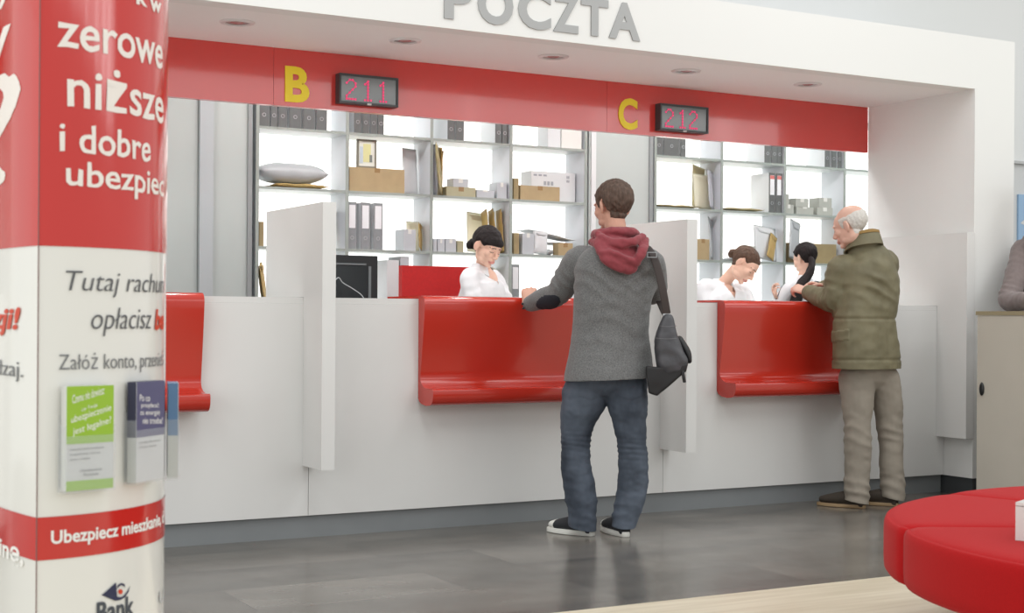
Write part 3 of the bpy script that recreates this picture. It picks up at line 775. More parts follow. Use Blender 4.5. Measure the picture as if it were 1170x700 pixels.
# heap of white mailers, third shelf, last left bay
envelope(619, 289, .12, .17, .05, white_paper, 'white mailer standing at the left of the heap above the forearm', 4, 0, 4, y=9.03, seed=5)
flat_env(627, 640, 288, .12, .04, white_bag, 'lower crumpled white mailer of the heap above the blazer shoulder', name='padded_mailer', seed=6, y=9.13)
M_ = None
t, zz = flat_env(622, 662, 288, .16, .02, white_bag, 'middle white mailer of the heap above the blazer shoulder', name='padded_mailer', seed=7, z=1.628, y=9.16)
t, zz = flat_env(608, 662, 288, .2, .02, white_paper, 'top white mailer sliding off the heap above the blazer shoulder', name='padded_mailer', seed=8, z=1.665, y=9.15)
for ch in t.children: ch.rotation_euler = (0, math.radians(10), 0); ch.location.z += .02
# right-hand unit envelopes
flat_env(754, 803, 237, .2, .02, olive_paper, 'olive envelope lying flat at the left of the second shelf beside the grey panel')
flat_env(833, 876, 241, .2, .025, olive_paper, 'olive envelope lying flat left of the red-labelled binders')
envelope(807, 238, .2, .27, .016, cream_paper, 'cream envelope leaning left of the tall khaki envelope', 7, 12, 2, y=9.04)
envelope(811, 239, .17, .335, .018, mat('khaki_envelope_paper', (222, 216, 186), .6, noise_amt=.03, transl=.4), 'tall khaki envelope leaning across the shelf post beneath the 212 display', 6, 20, 10, y=9.12, seed=2)
envelope(824, 240, .16, .3, .014, mat('lavender_grey_mailer', (206, 206, 212), .5, transl=.3), 'pale grey mailer leaning right of the tall khaki envelope', 5, 40, 5, y=9.02, seed=3)
envelope(817, 297, .12, .33, .02, white_bag, 'white mailer standing right of the brown box by the second divider', 5, 45, 6, y=9.04, seed=9)
envelope(884, 300, .26, .27, .02, white_paper, 'white envelope with its flap up above the leaning clerk', 8, 10, 6, y=9.03, seed=3)
envelope(891, 300, .10, .22, .012, tan_paper, 'tan envelope between two white ones left of the ponytail', 8, 20, 28, y=9.0, seed=4)
envelope(897, 301, .15, .325, .025, white_bag, 'tall tilted white mailer with a dark mark left of the ponytail', 6, 20, 14, y=8.98, seed=5, name='padded_mailer')
flat_env(845, 866, 291, .18, .03, white_bag, 'low white packet under the small grey box above the leaning clerk', y=9.2)

# ================================================================ OFFICE THINGS
# monitor seen from the back
t = thing('computer_monitor', 'black monitor seen from behind, right of the first divider', 'monitor', (3.08, 7.5, 1.016))
a = V(430, 292, 8.2)
x0, x1, z0, z1 = 2.80, 3.318, 1.09, 1.44
obj('casing', box(B(), x0, x1, 7.53, 7.56, z0, z1), black_m, t, bevel=.006)
obj('back_cover', box(B(), x0+.05, x1-.07, 7.50, 7.53, z0+.05, z1-.06), mat('black_gloss_plastic', (38, 42, 44), .2), t, bevel=.012)
obj('cover_highlight', box(B(), x1-.066, x1-.05, 7.505, 7.53, z0+.05, z1-.06), mat('highlight_grey', (110, 114, 116), .3), t, bevel=.003)  # pale strips paint the highlights along the back cover
obj('cover_highlight', box(B(), x0+.05, x1-.08, 7.505, 7.53, z1-.055, z1-.045), mat('highlight_grey', (110, 114, 116), .3), t, bevel=.003)
obj('screen', box(B(), x0+.015, x1-.015, 7.56, 7.5625, z0+.015, z1-.015), glass_m, t)
obj('stand', box(B(), x0+.2, x0+.28, 7.485, 7.50, 1.03, z0+.15), black_m, t, bevel=.006)
obj('base', box(B(), x0+.12, x0+.38, 7.42, 7.60, 1.016, 1.031), black_m, t, bevel=.006)
cb = B(); tube(cb, [(*V(382, 321, 7.95), .0025), (*V(387, 317, 7.98), .0025), (*V(392, 323, 8.0), .0025), (*V(402, 329, 8.02), .0025), (*V(414, 338, 8.05), .0025), (*V(420, 352, 8.05), .0025)], n=8)
obj('cable', cb, mat('pale_cable', (180, 184, 186), .4), t)
# task chairs
chair_red = mat('red_chair_fabric', (196, 28, 28), .7, noise_amt=.05, noise_scale=60)
def task_chair(loc, lab, back=True, rz=0, grp='clerk chairs', seat_h=.78, bw=.26):
    t = thing('office_chair', lab, 'chair', loc, grp); x, y, z = loc
    obj('seat', box(B(), x-.24, x+.24, y-.24, y+.2, seat_h-.07, seat_h), chair_red, t, bevel=.03, seg=4)
    if back:
        b = box(B(), x-bw, x+bw, y+.21, y+.26, .98, 1.42)
        obj('backrest', b, chair_red, t, bevel=.02, seg=4)
        obj('back_support', box(B(), x-.03, x+.03, y+.262, y+.28, seat_h-.09, 1.15), black_m, t, bevel=.006)
    obj('gas_column', cyl(B(), (x, y), .028, .08, seat_h-.072), chrome, t)
    obj('foot_ring', tube(B(), [(x+.2*math.cos(i*PI/10), y+.2*math.sin(i*PI/10), .3, .010) for i in range(21)], k=1, n=8, cap=False), chrome, t)
    for i in range(5):
        a_ = 2*PI*i/5+.3; c, s = math.cos(a_), math.sin(a_)
        obj('leg', tube(B(), [(x+.03*c, y+.03*s, .09, .02), (x+.29*c, y+.29*s, .062, .014)], k=1, n=10), black_m, t)
        obj('castor', ell(B(), (x+.29*c, y+.29*s, .03), (.028, .028, .03), sub=2), black_m, t)
    return t
# payment terminal on the desk
p = V(939, 327, 9.35); p.y = min(p.y, 7.6)
t = thing('card_terminal', 'small black card terminal in front of the olive jacket sleeve', 'terminal', (p.x, p.y, 1.016))
obj('stand', cyl(B(), (p.x, p.y), .035, 1.016, 1.25, r2=.012), black_m, t)
Mt = frame((p.x, p.y, 1.29), (.1, 1, -.35))
obj('casing', box(B(), -.055, .05, -.02, .02, -.035, .05, Mt), black_m, t, bevel=.006)
obj('screen', box(B(), -.04, .035, -.0215, -.0195, -.01, .04, Mt), mat('terminal_screen', (66, 76, 90), .2), t)
# ================================================================ RIGHT EDGE
DX, DY = 6.48, 5.90
t = thing('reception_desk', 'beige desk end at the right frame edge with the grey sleeve on it', 'desk', (DX+.6, DY+.3, 0))
desk_m = mat('beige_laminate', (198, 192, 180), .4, noise_amt=.015, noise_scale=6)
obj('carcass', box(B(), DX+.004, DX+1.4, DY-.5, DY+.16, .0, 1.128), desk_m, t, bevel=.002, seg=1)
obj('desk_top', box(B(), DX, DX+1.41, DY-.51, DY+.17, 1.129, 1.152), mat('olive_desk_edge', (158, 146, 118), .4), t, bevel=.002, seg=1)
obj('knob', ell(B(), (DX-.001, DY+.12, .70), (.010, .018, .040), sub=2), black_m, t)
pa = onY(1162, 222, 7.5); pb = onY(1168, 258, 7.5)
t = thing('wall_poster', 'light blue poster on the wall at the right frame edge', 'poster', (pa.x+.3, 7.49, pb.z))
obj('backing', box(B(), pa.x, pa.x+.75, 7.485, 7.4995, pb.z-.3, pa.z), mat('sky_blue_poster', (150, 182, 214), .35), t)
zz = onY(1168, 252, 7.5).z
obj('white_band', prism(B(), [(pa.x+.02, zz-.02), (pa.x+.7, zz-.25), (pa.x+.7, zz-.05), (pa.x+.3, zz+.04), (pa.x+.08, zz+.02)], 'y', 7.483, 7.4848), white_paper, t)
# pouf: eight upholstered petals
PC = RV*2.51+DV*4.546
t = thing('round_pouf', 'large round red upholstered pouf of wedge cushions, lower right', 'pouf', (PC.x, PC.y, 0))
pouf_m = mat('red_wool_felt', (172, 16, 20), .9, noise_amt=.05, noise_scale=180, sheen=.05, spec=.2, bump=.12, bump_scale=350)
ZB, ZP = .255, .448; RPF = 1.30
baseang = math.atan2(V(1021, 600, 4.57).y-PC.y, V(1021, 600, 4.57).x-PC.x)
for k in range(8):
    a0 = baseang - k*PI/4; a1 = a0-PI/4
    # wedge outline in plan, bulging between the seams
    out = [(.18, a0), (.18, a1)]
    def inset(e):
        pts = []
        n = 18
        for i in range(n+1):
            f = i/n; a = a0+(a1-a0)*f
            bul = RPF*(.978+.022*math.sin(PI*f)**.5) - e
            # pull sides in by e
            sd = e*.42/ max(bul, .1)
            a_ = a0+(a1-a0)*(f*(1-2*sd/(PI/4))+sd/(PI/4))
            pts.append((bul*math.cos(a_), bul*math.sin(a_)))
        r_in = .22+e
        sd = e*.42/r_in
        for i in range(5):
            f = 1-i/4; a_ = a0+(a1-a0)*(f*(1-2*sd/(PI/4))+sd/(PI/4)); pts.append((r_in*math.cos(a_), r_in*math.sin(a_)))
        return pts
    bm = B(); prof_ = [(.05, ZB), (.018, ZB+.005), (.005, ZB+.02), (.0025, ZB+.05), (.0025, ZP-.05), (.004, ZP-.028), (.012, ZP-.013), (.022, ZP-.0085), (.026, ZP-.0105), (.031, ZP-.007), (.055, ZP-.001), (.10, ZP+.003), (.2, ZP+.006)]
    rings_ = []
    for e, z in prof_:
        rings_.append([bm.verts.new((PC.x+x, PC.y+y, z)) for x, y in inset(min(e, .085) if False else e*.75)])
    for A_, C_ in zip(rings_, rings_[1:]):
        m_ = len(A_)
        for i in range(m_): bm.faces.new((A_[i], A_[(i+1) % m_], C_[(i+1) % m_], C_[i]))
    bm.faces.new(rings_[0]); bm.faces.new(rings_[-1])
    w_ = obj('wedge_cushion', bm, pouf_m, t, smooth=True)
    am = (a0+a1)/2+PI/8*.0
obj('frame', cyl(B(), (PC.x, PC.y), 1.02, .2, ZB-.001, 48), mat('pale_frame', (200, 196, 188), .5), t)
lg = V(1062, 694, 4.3)
for i in range(8):
    a = math.atan2(lg.y-PC.y, lg.x-PC.x)+i*PI/4; r = 1.0
    obj('leg', cyl(B(), (PC.x+r*math.cos(a), PC.y+r*math.sin(a)), .05, .0, .2, 20), mat('pale_leg', (214, 208, 196), .4), t)
bp = V(1160, 620, 4.25)
Mb = Matrix.Translation((bp.x, bp.y, ZP+.0065)) @ Matrix.Rotation(math.atan2((RV*.8-DV*.6).y, (RV*.8-DV*.6).x), 4, 'Z')
t = thing('display_block', 'white square block resting on the red pouf at the frame edge', 'block', tuple(Mb.translation))
obj('block_body', box(B(), 0, .34, 0, .34, 0, .10, Mb), white_gloss, t, bevel=.004)
obj('lid', box(B(), .0, .34, 0, .34, .102, .112, Mb), white_gloss, t, bevel=.003)
# ================================================================ PEOPLE
def skin_mat(name, c, red=(214, 150, 130)):
    return mat(name, c, .5, noise_amt=.04, noise_scale=30, spec=.35, bump=.03, bump_scale=120)
def hand(bm, W, fdir, palm, thumb, curl=(.25, .35, .25), s=1.0, spread=.05, tcurl=.3):
    """W wrist, fdir finger direction, palm: normal out of the palm, thumb: +1 thumb on local +x"""
    f = Vector(fdir).normalized(); u = -(Vector(palm) - f*Vector(palm).dot(f)).normalized(); x = f.cross(u)
    def L(a, b, c): return Vector(W) + (x*a+f*b+u*c)*s
    P = lambda v, a, b=None: (*v, a*s, (b or a)*s)
    tube(bm, [P(L(0, -.02, 0), .024, .019), P(L(0, .02, 0), .029, .018), P(L(0, .055, .001), .039, .015), P(L(0, .082, 0), .038, .012)], side=x, k=4, n=14)
    bases = ((.030, .085, .072, .0088), (.0105, .090, .080, .0090), (-.0095, .087, .074, .0086), (-.028, .079, .058, .0076))
    for i, (bx, by, ln, r) in enumerate(bases):
        bx *= thumb; p = L(bx, by-.02, 0); pts = [P(p, r)]; p = L(bx, by, 0); pts.append(P(p, r*1.04)); ang = 0
        sp = (bx/.03)*spread
        for q, (fr, cv) in enumerate(zip((.45, .31, .24), curl)):
            ang += cv*(1+.12*i); d = (f*math.cos(ang) - u*math.sin(ang)); d = (d + x*sp*(1-q*.3)).normalized()
            p = p + d*ln*fr*s; pts.append(P(p, r*(.97-.09*q)))
        tube(bm, pts, k=2, n=10)
    p = L(.018*thumb, .012, -.004); pts = [P(p, .014)]
    d = (x*thumb*.75+f*.65-u*.25).normalized(); p = p+d*.040*s; pts.append(P(p, .0125))
    d = (x*thumb*(.5-tcurl)+f*.85-u*(.2+tcurl*.5)).normalized(); p = p+d*.034*s; pts.append(P(p, .0105))
    d = (x*thumb*(.35-tcurl*1.3)+f*.9-u*(.2+tcurl)).normalized(); p = p+d*.026*s; pts.append(P(p, .0088))
    tube(bm, pts, k=3, n=10)
def head_shapes(bm, M, s=1.0, male=True, ears=True):
    S = Matrix.Scale(s, 4); M = M @ S
    e = lambda c, r: ell(bm, c, r, M)
    e((0, -.018, .038), (.074, .094, .083)); e((0, .030, .030), (.062, .062, .062))
    e((0, .030, -.030), (.058, .060, .080)); e((0, .008, -.04), (.062, .062, .06))
    for q in (-1, 1):
        e((q*.036, .018, -.072), (.022, .042, .026)); e((q*.036, .060, -.022), (.024, .026, .026)); e((q*.028, .079, .022), (.024, .013, .0085 if male else .006))
        e((q*.010, .098, -.036), (.009, .010, .008))
        e((q*.031, .074, .001), (.017, .015, .0115))
        if ears:
            Me = M @ Matrix.Translation((q*.080, -.010, -.006)) @ Matrix.Rotation(q*.55, 4, 'Z') @ Matrix.Rotation(-.12, 4, 'X')
            ell(bm, (0, 0, 0), (.0085, .020, .033), Me); ell(bm, (q*.004, -.008, .004), (.006, .013, .026), Me); ell(bm, (0, .004, -.026), (.007, .009, .010), Me)
    e((0, .070, -.094), (.024 if male else .019, .021, .018)); e((0, .045, -.088), (.034 if male else .028, .035, .016))
    tube(bm, [(*(M @ Vector(p)), r*s) for *p, r in ((0, .086, .016, .0075), (0, .100, -.008, .008), (0, .112, -.030, .0105))], k=3, n=10)
    e((0, .106, -.037), (.009, .009, .0065))
    e((0, .086, -.058), (.026, .011, .014)); e((0, .094, -.0625), (.021, .0085, .0055)); e((0, .092, -.0725), (.018, .0085, .006))
def face_parts(root, me, M, s, hair_m, lip_c, male=True, down=True, eye_c=(60, 44, 36)):
    """brows, lips, eyes and lash lines as small children of the person"""
    Mi = (M @ Matrix.Scale(s, 4)).inverted()
    def lips(co):
        p = Mi @ co
        return min(.003, .0235-abs(p.x) - abs(p.z+.0675)*.9, .0125-abs(p.z+.0675)-abs(p.x)*.25) if p.y > .06 else -.02
    pm = patch(me, lips, lambda t, c: .0004 if t > -.001 else -.0015)
    if len(pm.polygons): finish('lips', pm, mat('lips_'+str(lip_c[0]), lip_c, .4), root, True)
    MM = M @ Matrix.Scale(s, 4)
    def surf(x, z, off=.001):
        # point on the face surface in front of (x, z)
        o_ = MM @ Vector((x, .2, z)); d = (MM.to_3x3() @ Vector((0, -1, 0))).normalized()
        hit, loc, no, idx = bvh.ray_cast(o_, d)[0] is not None, *bvh.ray_cast(o_, d)[:3]
        return (loc - d*off) if hit else MM @ Vector((x, .09, z))
    from mathutils.bvhtree import BVHTree
    b2 = B(); b2.from_mesh(me); bvh = BVHTree.FromBMesh(b2); b2.free()
    for q in (-1, 1):
        bm = B(); pts = [(*surf(q*(.014+.009*i), .021+.004*math.sin(PI*min(1, i/4*.8+.2))), (.0030 if male else .0022)*s*(1 if i < 4 else .5)) for i in range(5)]
        tube(bm, pts, k=3, n=8); obj('eyebrow', bm, hair_m, root, smooth=True)
        if not down:
            bm = B(); ell(bm, (q*.031, .0785, .0), (.0115, .0105, .0062), MM, 2); obj('eye', bm, mat('eye_white', (222, 218, 212), .25), root, smooth=True)
            bm = B(); ell(bm, (q*.031, .0868, .0), (.0048, .0026, .0050), MM, 2); obj('iris', bm, mat('iris', eye_c, .2), root, smooth=True)
        zz = .004 if not down else -.004
        bm = B(); pts = [(*surf(q*(.017+.007*i), zz+(.003*math.sin(PI*i/4) if not down else -.0035*math.sin(PI*i/4)), .0005), .0014*s) for i in range(5)]
        tube(bm, pts, k=3, n=6); obj('eyelashes', bm, mat('dark_lashes', (40, 30, 28), .6), root, smooth=True)
def pw(x, pts):
    if x <= pts[0][0]: return pts[0][1]
    for (a, b), (c, d) in zip(pts, pts[1:]):
        if x <= c: return b+(d-b)*(x-a)/(c-a)
    return pts[-1][1]
HL_M = [(-.06, -.068), (-.035, -.060), (-.022, .022), (-.008, .040), (.012, .030), (.018, -.010), (.030, -.006), (.036, .034), (.055, .050), (.085, .064)]
HL_F = [(-.06, -.055), (-.03, -.045), (-.022, .020), (-.005, .042), (.015, .026), (.030, .024), (.05, .055), (.085, .075)]
def hair_of(root, me, M, s, hl, m, t=.012, top=None, name='hair', rough=.004, sd=0, ext=None):
    Mi = (M @ Matrix.Scale(s, 4)).inverted()
    def pr(co):
        p = Mi @ co
        if p.z < -.12 or p.y > .12 or p.y < -.13 or abs(p.x) > .092: return -.05
        if abs(p.x) > .073 and -.03 < p.y < .02 and p.z < .030: return -.05
        v = p.z - pw(p.y, hl)
        if p.y > .03: v = min(v, .02+.4*(p.z-.045)+.02) if ext is None else v
        if top is not None: v = min(v, top(p))
        return v
    def off(sv, co):
        p = Mi @ co
        return -.0015 + (t*clampf((sv+.003)/.014)**.7)*(1 + .25*noise.noise(p*35+Vector((sd, 0, 0)))) + rough*noise.noise(Vector((p.x*95, p.y*95, p.z*30)))*clampf(sv/.01)
    pm = patch(me, pr, off)
    return finish(name, pm, m, root, True)
def tbody(bm, secs, side):
    """secs: (centre, half width, half depth)"""
    tube(bm, [(*c, a, b) for c, a, b in secs], side=side, k=5, n=28, power=2.35)
def limb(bm, pts, k=5, n=18, side=None):
    tube(bm, [(*p, r) for p, r in pts], k=k, n=n, side=side)
def shoe(root, heel, toe_dir, L, style, z=0.0, names=('upper', 'sole')):
    f = Vector((toe_dir[0], toe_dir[1], 0)).normalized(); M = frame((heel[0], heel[1], z), f)
    # plan outline of a foot: heel at 0, toe at L
    def outline(e=0, nn=28, side=1):
        pts = []
        for i in range(nn):
            a = 2*PI*i/nn; t = (1-math.cos(a))/2; y = t*L
            w = (.032+.016*math.sin(PI*clampf(t*1.05-.12))**1.2+.004*t)*(max(0, math.sin(a)**2))**.22
            pts.append(((1 if math.sin(a) > 0 else -1)*w*(1+e), y*(1+e*.35)-e*.17*L*.5))
        return pts
    h = .026 if style == 'sneaker' else .02
    bm = B(); rings = []
    for e, zz in ((-.04, .0005), (.03, .003), (.03, h-.004), (0, h)):
        rings.append([bm.verts.new(M @ Vector((x, y, zz))) for x, y in outline(e)])
    for A_, C_ in zip(rings, rings[1:]):
        for i in range(len(A_)): bm.faces.new((A_[i], A_[(i+1) % len(A_)], C_[(i+1) % len(A_)], C_[i]))
    bm.faces.new(rings[0]); bm.faces.new(rings[-1])
    sole_m = mat('white_rubber_sole', (226, 226, 220), .5) if style == 'sneaker' else mat('tan_rubber_sole', (160, 134, 100), .55)
    up_m = mat('black_canvas', (44, 46, 50), .85, bump=.1, bump_scale=400) if style == 'sneaker' else mat('dark_brown_suede', (62, 54, 46), .8, noise_amt=.08, noise_scale=40)
    shoe_root = thing_child('shoe', root)
    obj('sole', bm, sole_m, shoe_root, angle=50)
    bm = B()
    G = lambda x, y, zz: M @ Vector((x, y, zz))
    tube(bm, [(*G(0, .04, .045), .031, .028), (*G(0, .042, .062), .032, .030)], side=M.to_3x3() @ Vector((1, 0, 0)), k=3, n=18, cap=True)
    tube(bm, [(*G(0, .03, .05), .034, .034), (*G(0, .09, .058), .038, .042), (*G(0, L*.55, .050), .045, .036), (*G(0, L*.76, .042), .044, .028), (*G(0, L*.90, .038), .034, .020)], side=M.to_3x3() @ Vector((1, 0, 0)), k=4, n=20)
    box(bm, -.028, .028, .01, L*.8, h-.012, h+.012, M)
    me = fuse(bm, .005, 5)
    finish('upper', me, up_m, shoe_root, True)
    if style == 'sneaker':
        o = patch(me, lambda c: ((M.inverted() @ c).y - L*.80), lambda t, c: .0012 if t > 0 else -.001)
        finish('toe_cap', o, sole_m, shoe_root, True)
        lc = B()
        for k in range(5):
            y = L*.36+k*.021; zt = .094-.0125*k
            tube(lc, [(*G(-.022, y, zt-.012), .0028), (*G(0, y+.004, zt+.0005), .0028), (*G(.022, y, zt-.012), .0028)], k=3, n=6)
        obj('laces', lc, sole_m, shoe_root, smooth=True)
    return shoe_root
def thing_child(name, root):
    o = bpy.data.objects.new(name, None); col.objects.link(o); o.parent = root; o.empty_display_size = .05; return o
def person(loc, label, grp=None): return thing('person', label, 'person', loc, grp)

# ---------------------------------------------------------------- man in the grey blazer
def man_blazer():
    P0 = V(682, 610, 7.27); root = person((P0.x, P0.y, 0), 'man seen from behind in grey blazer, maroon hood and jeans, leaning on the middle ledge')
    S = Vector((.985, -.17, 0)).normalized(); Fw = UZ.cross(S)           # his right, his forward
    skin = skin_mat('tanned_skin', (206, 158, 138)); hair = mat('dark_brown_hair', (88, 70, 60), .75, noise_amt=.3, noise_scale=70, bump=.5, bump_scale=110, stretch=(1, 1, .4))
    hip = V(698, 436, 7.27); waist = V(697, 376, 7.25); chest = V(706, 318, 7.24); neckb = V(705, 279, 7.25)
    lsh = V(664, 296, 7.29); rsh = V(741, 298, 7.19)
    lel = V(637, 334, 7.42); lwr = V(605, 347, 7.56); rel = V(748, 334, 7.40); rwr = V(716, 338, 7.58)
    lkn = V(658, 505, 7.31); lan = V(664, 590, 7.30); rkn = V(722, 508, 7.25); ran = V(712, 593, 7.30)
    lhip = V(674, 440, 7.29); rhip = V(714, 440, 7.29)
    hd = V(700, 236, 7.28); hM = frame(hd, -RV*.60+DV*.80-UZ*.14)
    bm = B()
    head_shapes(bm, hM, 1.03)
    limb(bm, [(neckb-UZ*.05, .06), (neckb+UZ*.02, .055), (hd-UZ*.05-Fw*.015, .054)])
    tbody(bm, [(hip+UZ*.10, .13, .08), (waist, .14, .09), (chest, .155, .10), (neckb-UZ*.04, .10, .07)], S)
    for sh, el, wr in ((lsh, lel, lwr), (rsh, rel, rwr)): limb(bm, [(chest+(sh-chest)*.6, .05), (sh, .05), ((sh+el)/2, .042), (el, .036), ((el+wr)/2, .033), (wr, .026)])
    for h_, k_, a_ in ((lhip, lkn, lan), (rhip, rkn, ran)):
        limb(bm, [(h_, .06), (k_, .05), ((k_+a_)/2, .036), (a_+UZ*.01, .03)])
    hand(bm, V(602, 344, 7.60), DV*.62+RV*.10+UZ*.62, -UZ*.6+DV*.7, 1, (.5, .6, .45)); limb(bm, [(lwr, .026), (V(602, 344, 7.60), .024)])
    hand(bm, rwr, Fw-S*.5, (0, 0, -1), -1, (.3, .4, .3))
    me = fuse(bm, .0042, 5); body = finish('body', me, skin, root, True)
    hair_of(root, me, hM, 1.03, HL_M, hair, .015, rough=.005)
    face_parts(root, me, hM, 1.03, hair, (178, 110, 98), down=False)
    # jeans
    bm = B()
    tube(bm, [(*(hip+UZ*.08), .165, .125), (*(hip+UZ*.03), .17, .125)], side=S, k=1, n=28, power=2.3)
    V7 = lambda px, py, d: V(px, py, d)
    limb(bm, [(V7(673, 425, 7.30), .098), (V7(670, 440, 7.29), .110), (V7(667, 456, 7.29), .115), (V7(660, 480, 7.30), .090), (lkn, .074), (V7(658, 530, 7.31), .078), (V7(663, 562, 7.31), .082), (V7(665, 584, 7.30), .074), (V7(665, 604, 7.29), .070), (V7(665, 616, 7.29), .068)])
    limb(bm, [(V7(716, 425, 7.28), .094), (V7(716.5, 440, 7.27), .102), (V7(717, 456, 7.25), .105), (V7(719, 480, 7.25), .088), (rkn, .072), (V7(723.5, 530, 7.27), .077), (V7(722, 562, 7.29), .077), (V7(716, 584, 7.30), .070), (V7(713, 600, 7.30), .062), (V7(712, 614, 7.30), .060)])
    def fn(co, no):
        d = .0055*nz(co, 9, 1, (1, 1, 2.2))+.0022*nz(co, 34, 2, (1, 1, 1.5))
        for c in (lkn, rkn): d += fold(co, c+UZ*.01, Vector((.1, 0, 1)), .026, .0045, .085)
        for a in (lan, ran): d += fold(co, a+UZ*.045, Vector((.35, .1, .9)).normalized(), .05, .007, .085)
        d += fold(co, (lhip+rhip)/2-UZ*.08, Vector((.8, 0, .6)), .05, .005, .10)
        return d
    me2 = fuse(bm, .0068, 7, fn)
    cut(me2, V7(664, 602, 7.30), (-.1, .18, -1), .2); cut(me2, V7(712, 600.5, 7.30), (.05, .15, -1), .13)
    jm = mat('worn_blue_denim', (50, 58, 70), .8, c2=(98, 108, 122), noise_scale=5, stretch=(1, 1, .55), bump=.06, bump_scale=500)
    finish('jeans', me2, jm, root, True)
    fade = mat('faded_denim', (116, 130, 148), .8, c2=(84, 100, 122), noise_scale=9, stretch=(1, 1, .5))
    # back pockets stitched on: thin raised patches
    for c, q in ((V7(676, 441, 7.1), -1), (V7(722, 441, 7.08), 1)):
        w = .07
        def pk(co, c=c):
            v = co-c; x = v.dot(RV); z = v.dot(UZ); d = v.dot(DV)
            if d > .14: return -.05
            return min(w-abs(x), .06-z, z+.075-abs(x)*.35)
        pm = patch(me2, pk, lambda t, co: .0022 if t > .001 else -.001)
        if len(pm.polygons): finish('back_pocket', pm, jm, root, True)
    shoe(root, V(678, 611, 7.28), -RV*.80+DV*.60, .275, 'sneaker')
    shoe(root, V(716, 611, 7.25), -RV*.34+DV*.94, .28, 'sneaker')
    # blazer
    bm = B()
    tbody(bm, [(V(697, 452, 7.25), .234, .168), (V(697, 430, 7.25), .230, .166), (V(697.5, 408, 7.25), .216, .145), (V(697, 376, 7.25), .196, .135), (V(700, 340, 7.24), .200, .138), (V(705, 312, 7.24), .212, .138), (V(706, 294, 7.24), .190, .112), (V(706, 282, 7.25), .12, .085)], S)
    for sh in (lsh, rsh): ell(bm, sh-UZ*.012, (.066, .066, .062))
    limb(bm, [(chest+(lsh-chest)*.55, .085), (lsh-UZ*.005, .074), ((lsh*.55+lel*.45)-UZ*.004, .072), (lel-UZ*.008, .064), ((lel+lwr)/2-UZ*.002, .054), (lwr-(lwr-lel)*.04, .046)])
    limb(bm, [(chest+(rsh-chest)*.6, .085), (rsh-UZ*.005, .072), ((rsh+rel)/2+S*.012, .066), (rel, .058), ((rel+rwr)/2, .052), (rwr-(rwr-rel)*.08, .042)])
    def fb(co, no):
        d = .009*nz(co, 5.5, 4, (1, 1, .6))+.0022*nz(co, 22, 5)
        d += fold(co, (lsh+chest)/2-UZ*.05-Fw*.08, Vector((.6, 0, .8)), .06, .008, .13)+fold(co, (rsh+chest)/2-UZ*.05-Fw*.08, Vector((-.6, 0, .8)), .06, .006, .12)+fold(co, waist-Fw*.1, Vector((.15, 0, 1)), .10, .006, .16)
        d += fold(co, lel+UZ*.02, (lwr-lsh).normalized(), .04, .009, .10)+fold(co, (lsh+lel)/2, (lel-lsh).normalized(), .06, .006, .10)
        d += fold(co, rel+UZ*.04, Vector((0, .3, 1)), .045, .004, .08)
        # centre back seam and vent
        x = (co-hip).dot(S); y = (co-waist).dot(Fw)
        if y < 0: d -= .0035*math.exp(-(x/.004)**2)
        if y < 0 and co.z < hip.z+.17: d += .004*(1 if x > 0 else -1)*math.exp(-abs(x)/.03)*clampf((hip.z+.17-co.z)/.1)
        d += .012*nz(co, 4.2, 9, (1, 1, .25))*clampf((waist.z-co.z)/.25)
        return d
    me3 = fuse(bm, .007, 7, fb)
    cut(me3, V(697, 433, 7.26), (.03, -.03, -1))
    tweed = mat('grey_wool_tweed', (92, 93, 93), .9, c2=(128, 129, 129), noise_scale=190, bump=.2, bump_scale=380, sheen=.2)
    finish('blazer', me3, tweed, root, True)
    # elbow patch
    cen = lel - DV*.06 + UZ*(-.004) - RV*.012
    ax = (lwr-lel).normalized()
    def ep(co):
        v = co-V(626, 346, 7.43); x = v.dot(RV); z = v.dot(UZ); d = v.dot(DV)
        if d > .05: return -.05
        xr = x*.97+z*.24; zr_ = -x*.24+z*.97
        return (1-math.sqrt((xr/.062)**2+(zr_/.040)**2))*.04
    pm = patch(me3, ep, lambda t, c: .0028 if t > .001 else -.001)
    if len(pm.polygons): finish('elbow_patch', pm, mat('dark_navy_suede', (40, 42, 50), .85), root, True)
    bt = B(); 
    for k in range(2): ell(bt, tuple(V(598-1*k, 352-5*k, 7.53)), (.007, .007, .007), sub=2)
    obj('cuff_button', bt, mat('dark_button', (50, 44, 42), .4), root)
    fl = B()
    def pkt(co):
        v = co-V(655, 382, 7.2); x = v.dot(RV); z = v.dot(UZ)
        return min(.03-abs(x), .03-abs(z+.3*x)) if v.dot(DV) < .2 else -.05
    # maroon hood lying on the back
    bm = B()
    nk = V(703, 270, 7.26)
    for i in range(15):
        pass
    loop = []
    for i in range(17):
        a = 2*PI*i/16
        loop.append((*(nk + S*(.086*math.cos(a)) + Fw*(.076*math.sin(a)) + UZ*(.008-.012*math.sin(a) )), .026, .042))
    tube(bm, loop, k=3, n=14, cap=False, side=(0, 0, 1))
    tube(bm, [(*V(702, 277, 7.17), .115, .038), (*V(708, 290, 7.11), .118, .043), (*V(717, 301, 7.09), .078, .032), (*V(723, 308, 7.09), .035, .020)], side=S, k=5, n=24)
    tube(bm, [(*V(676, 276, 7.22), .018), (*V(692, 286, 7.09), .026), (*V(712, 296, 7.06), .026), (*V(728, 300, 7.08), .018)], k=5, n=12)
    tube(bm, [(*V(738, 275, 7.18), .018), (*V(734, 286, 7.09), .026), (*V(726, 300, 7.07), .020)], k=5, n=12)
    tube(bm, [(*V(683, 268, 7.16), .020), (*V(700, 277, 7.09), .022), (*V(722, 277, 7.08), .022), (*V(734, 270, 7.15), .018)], k=5, n=12)
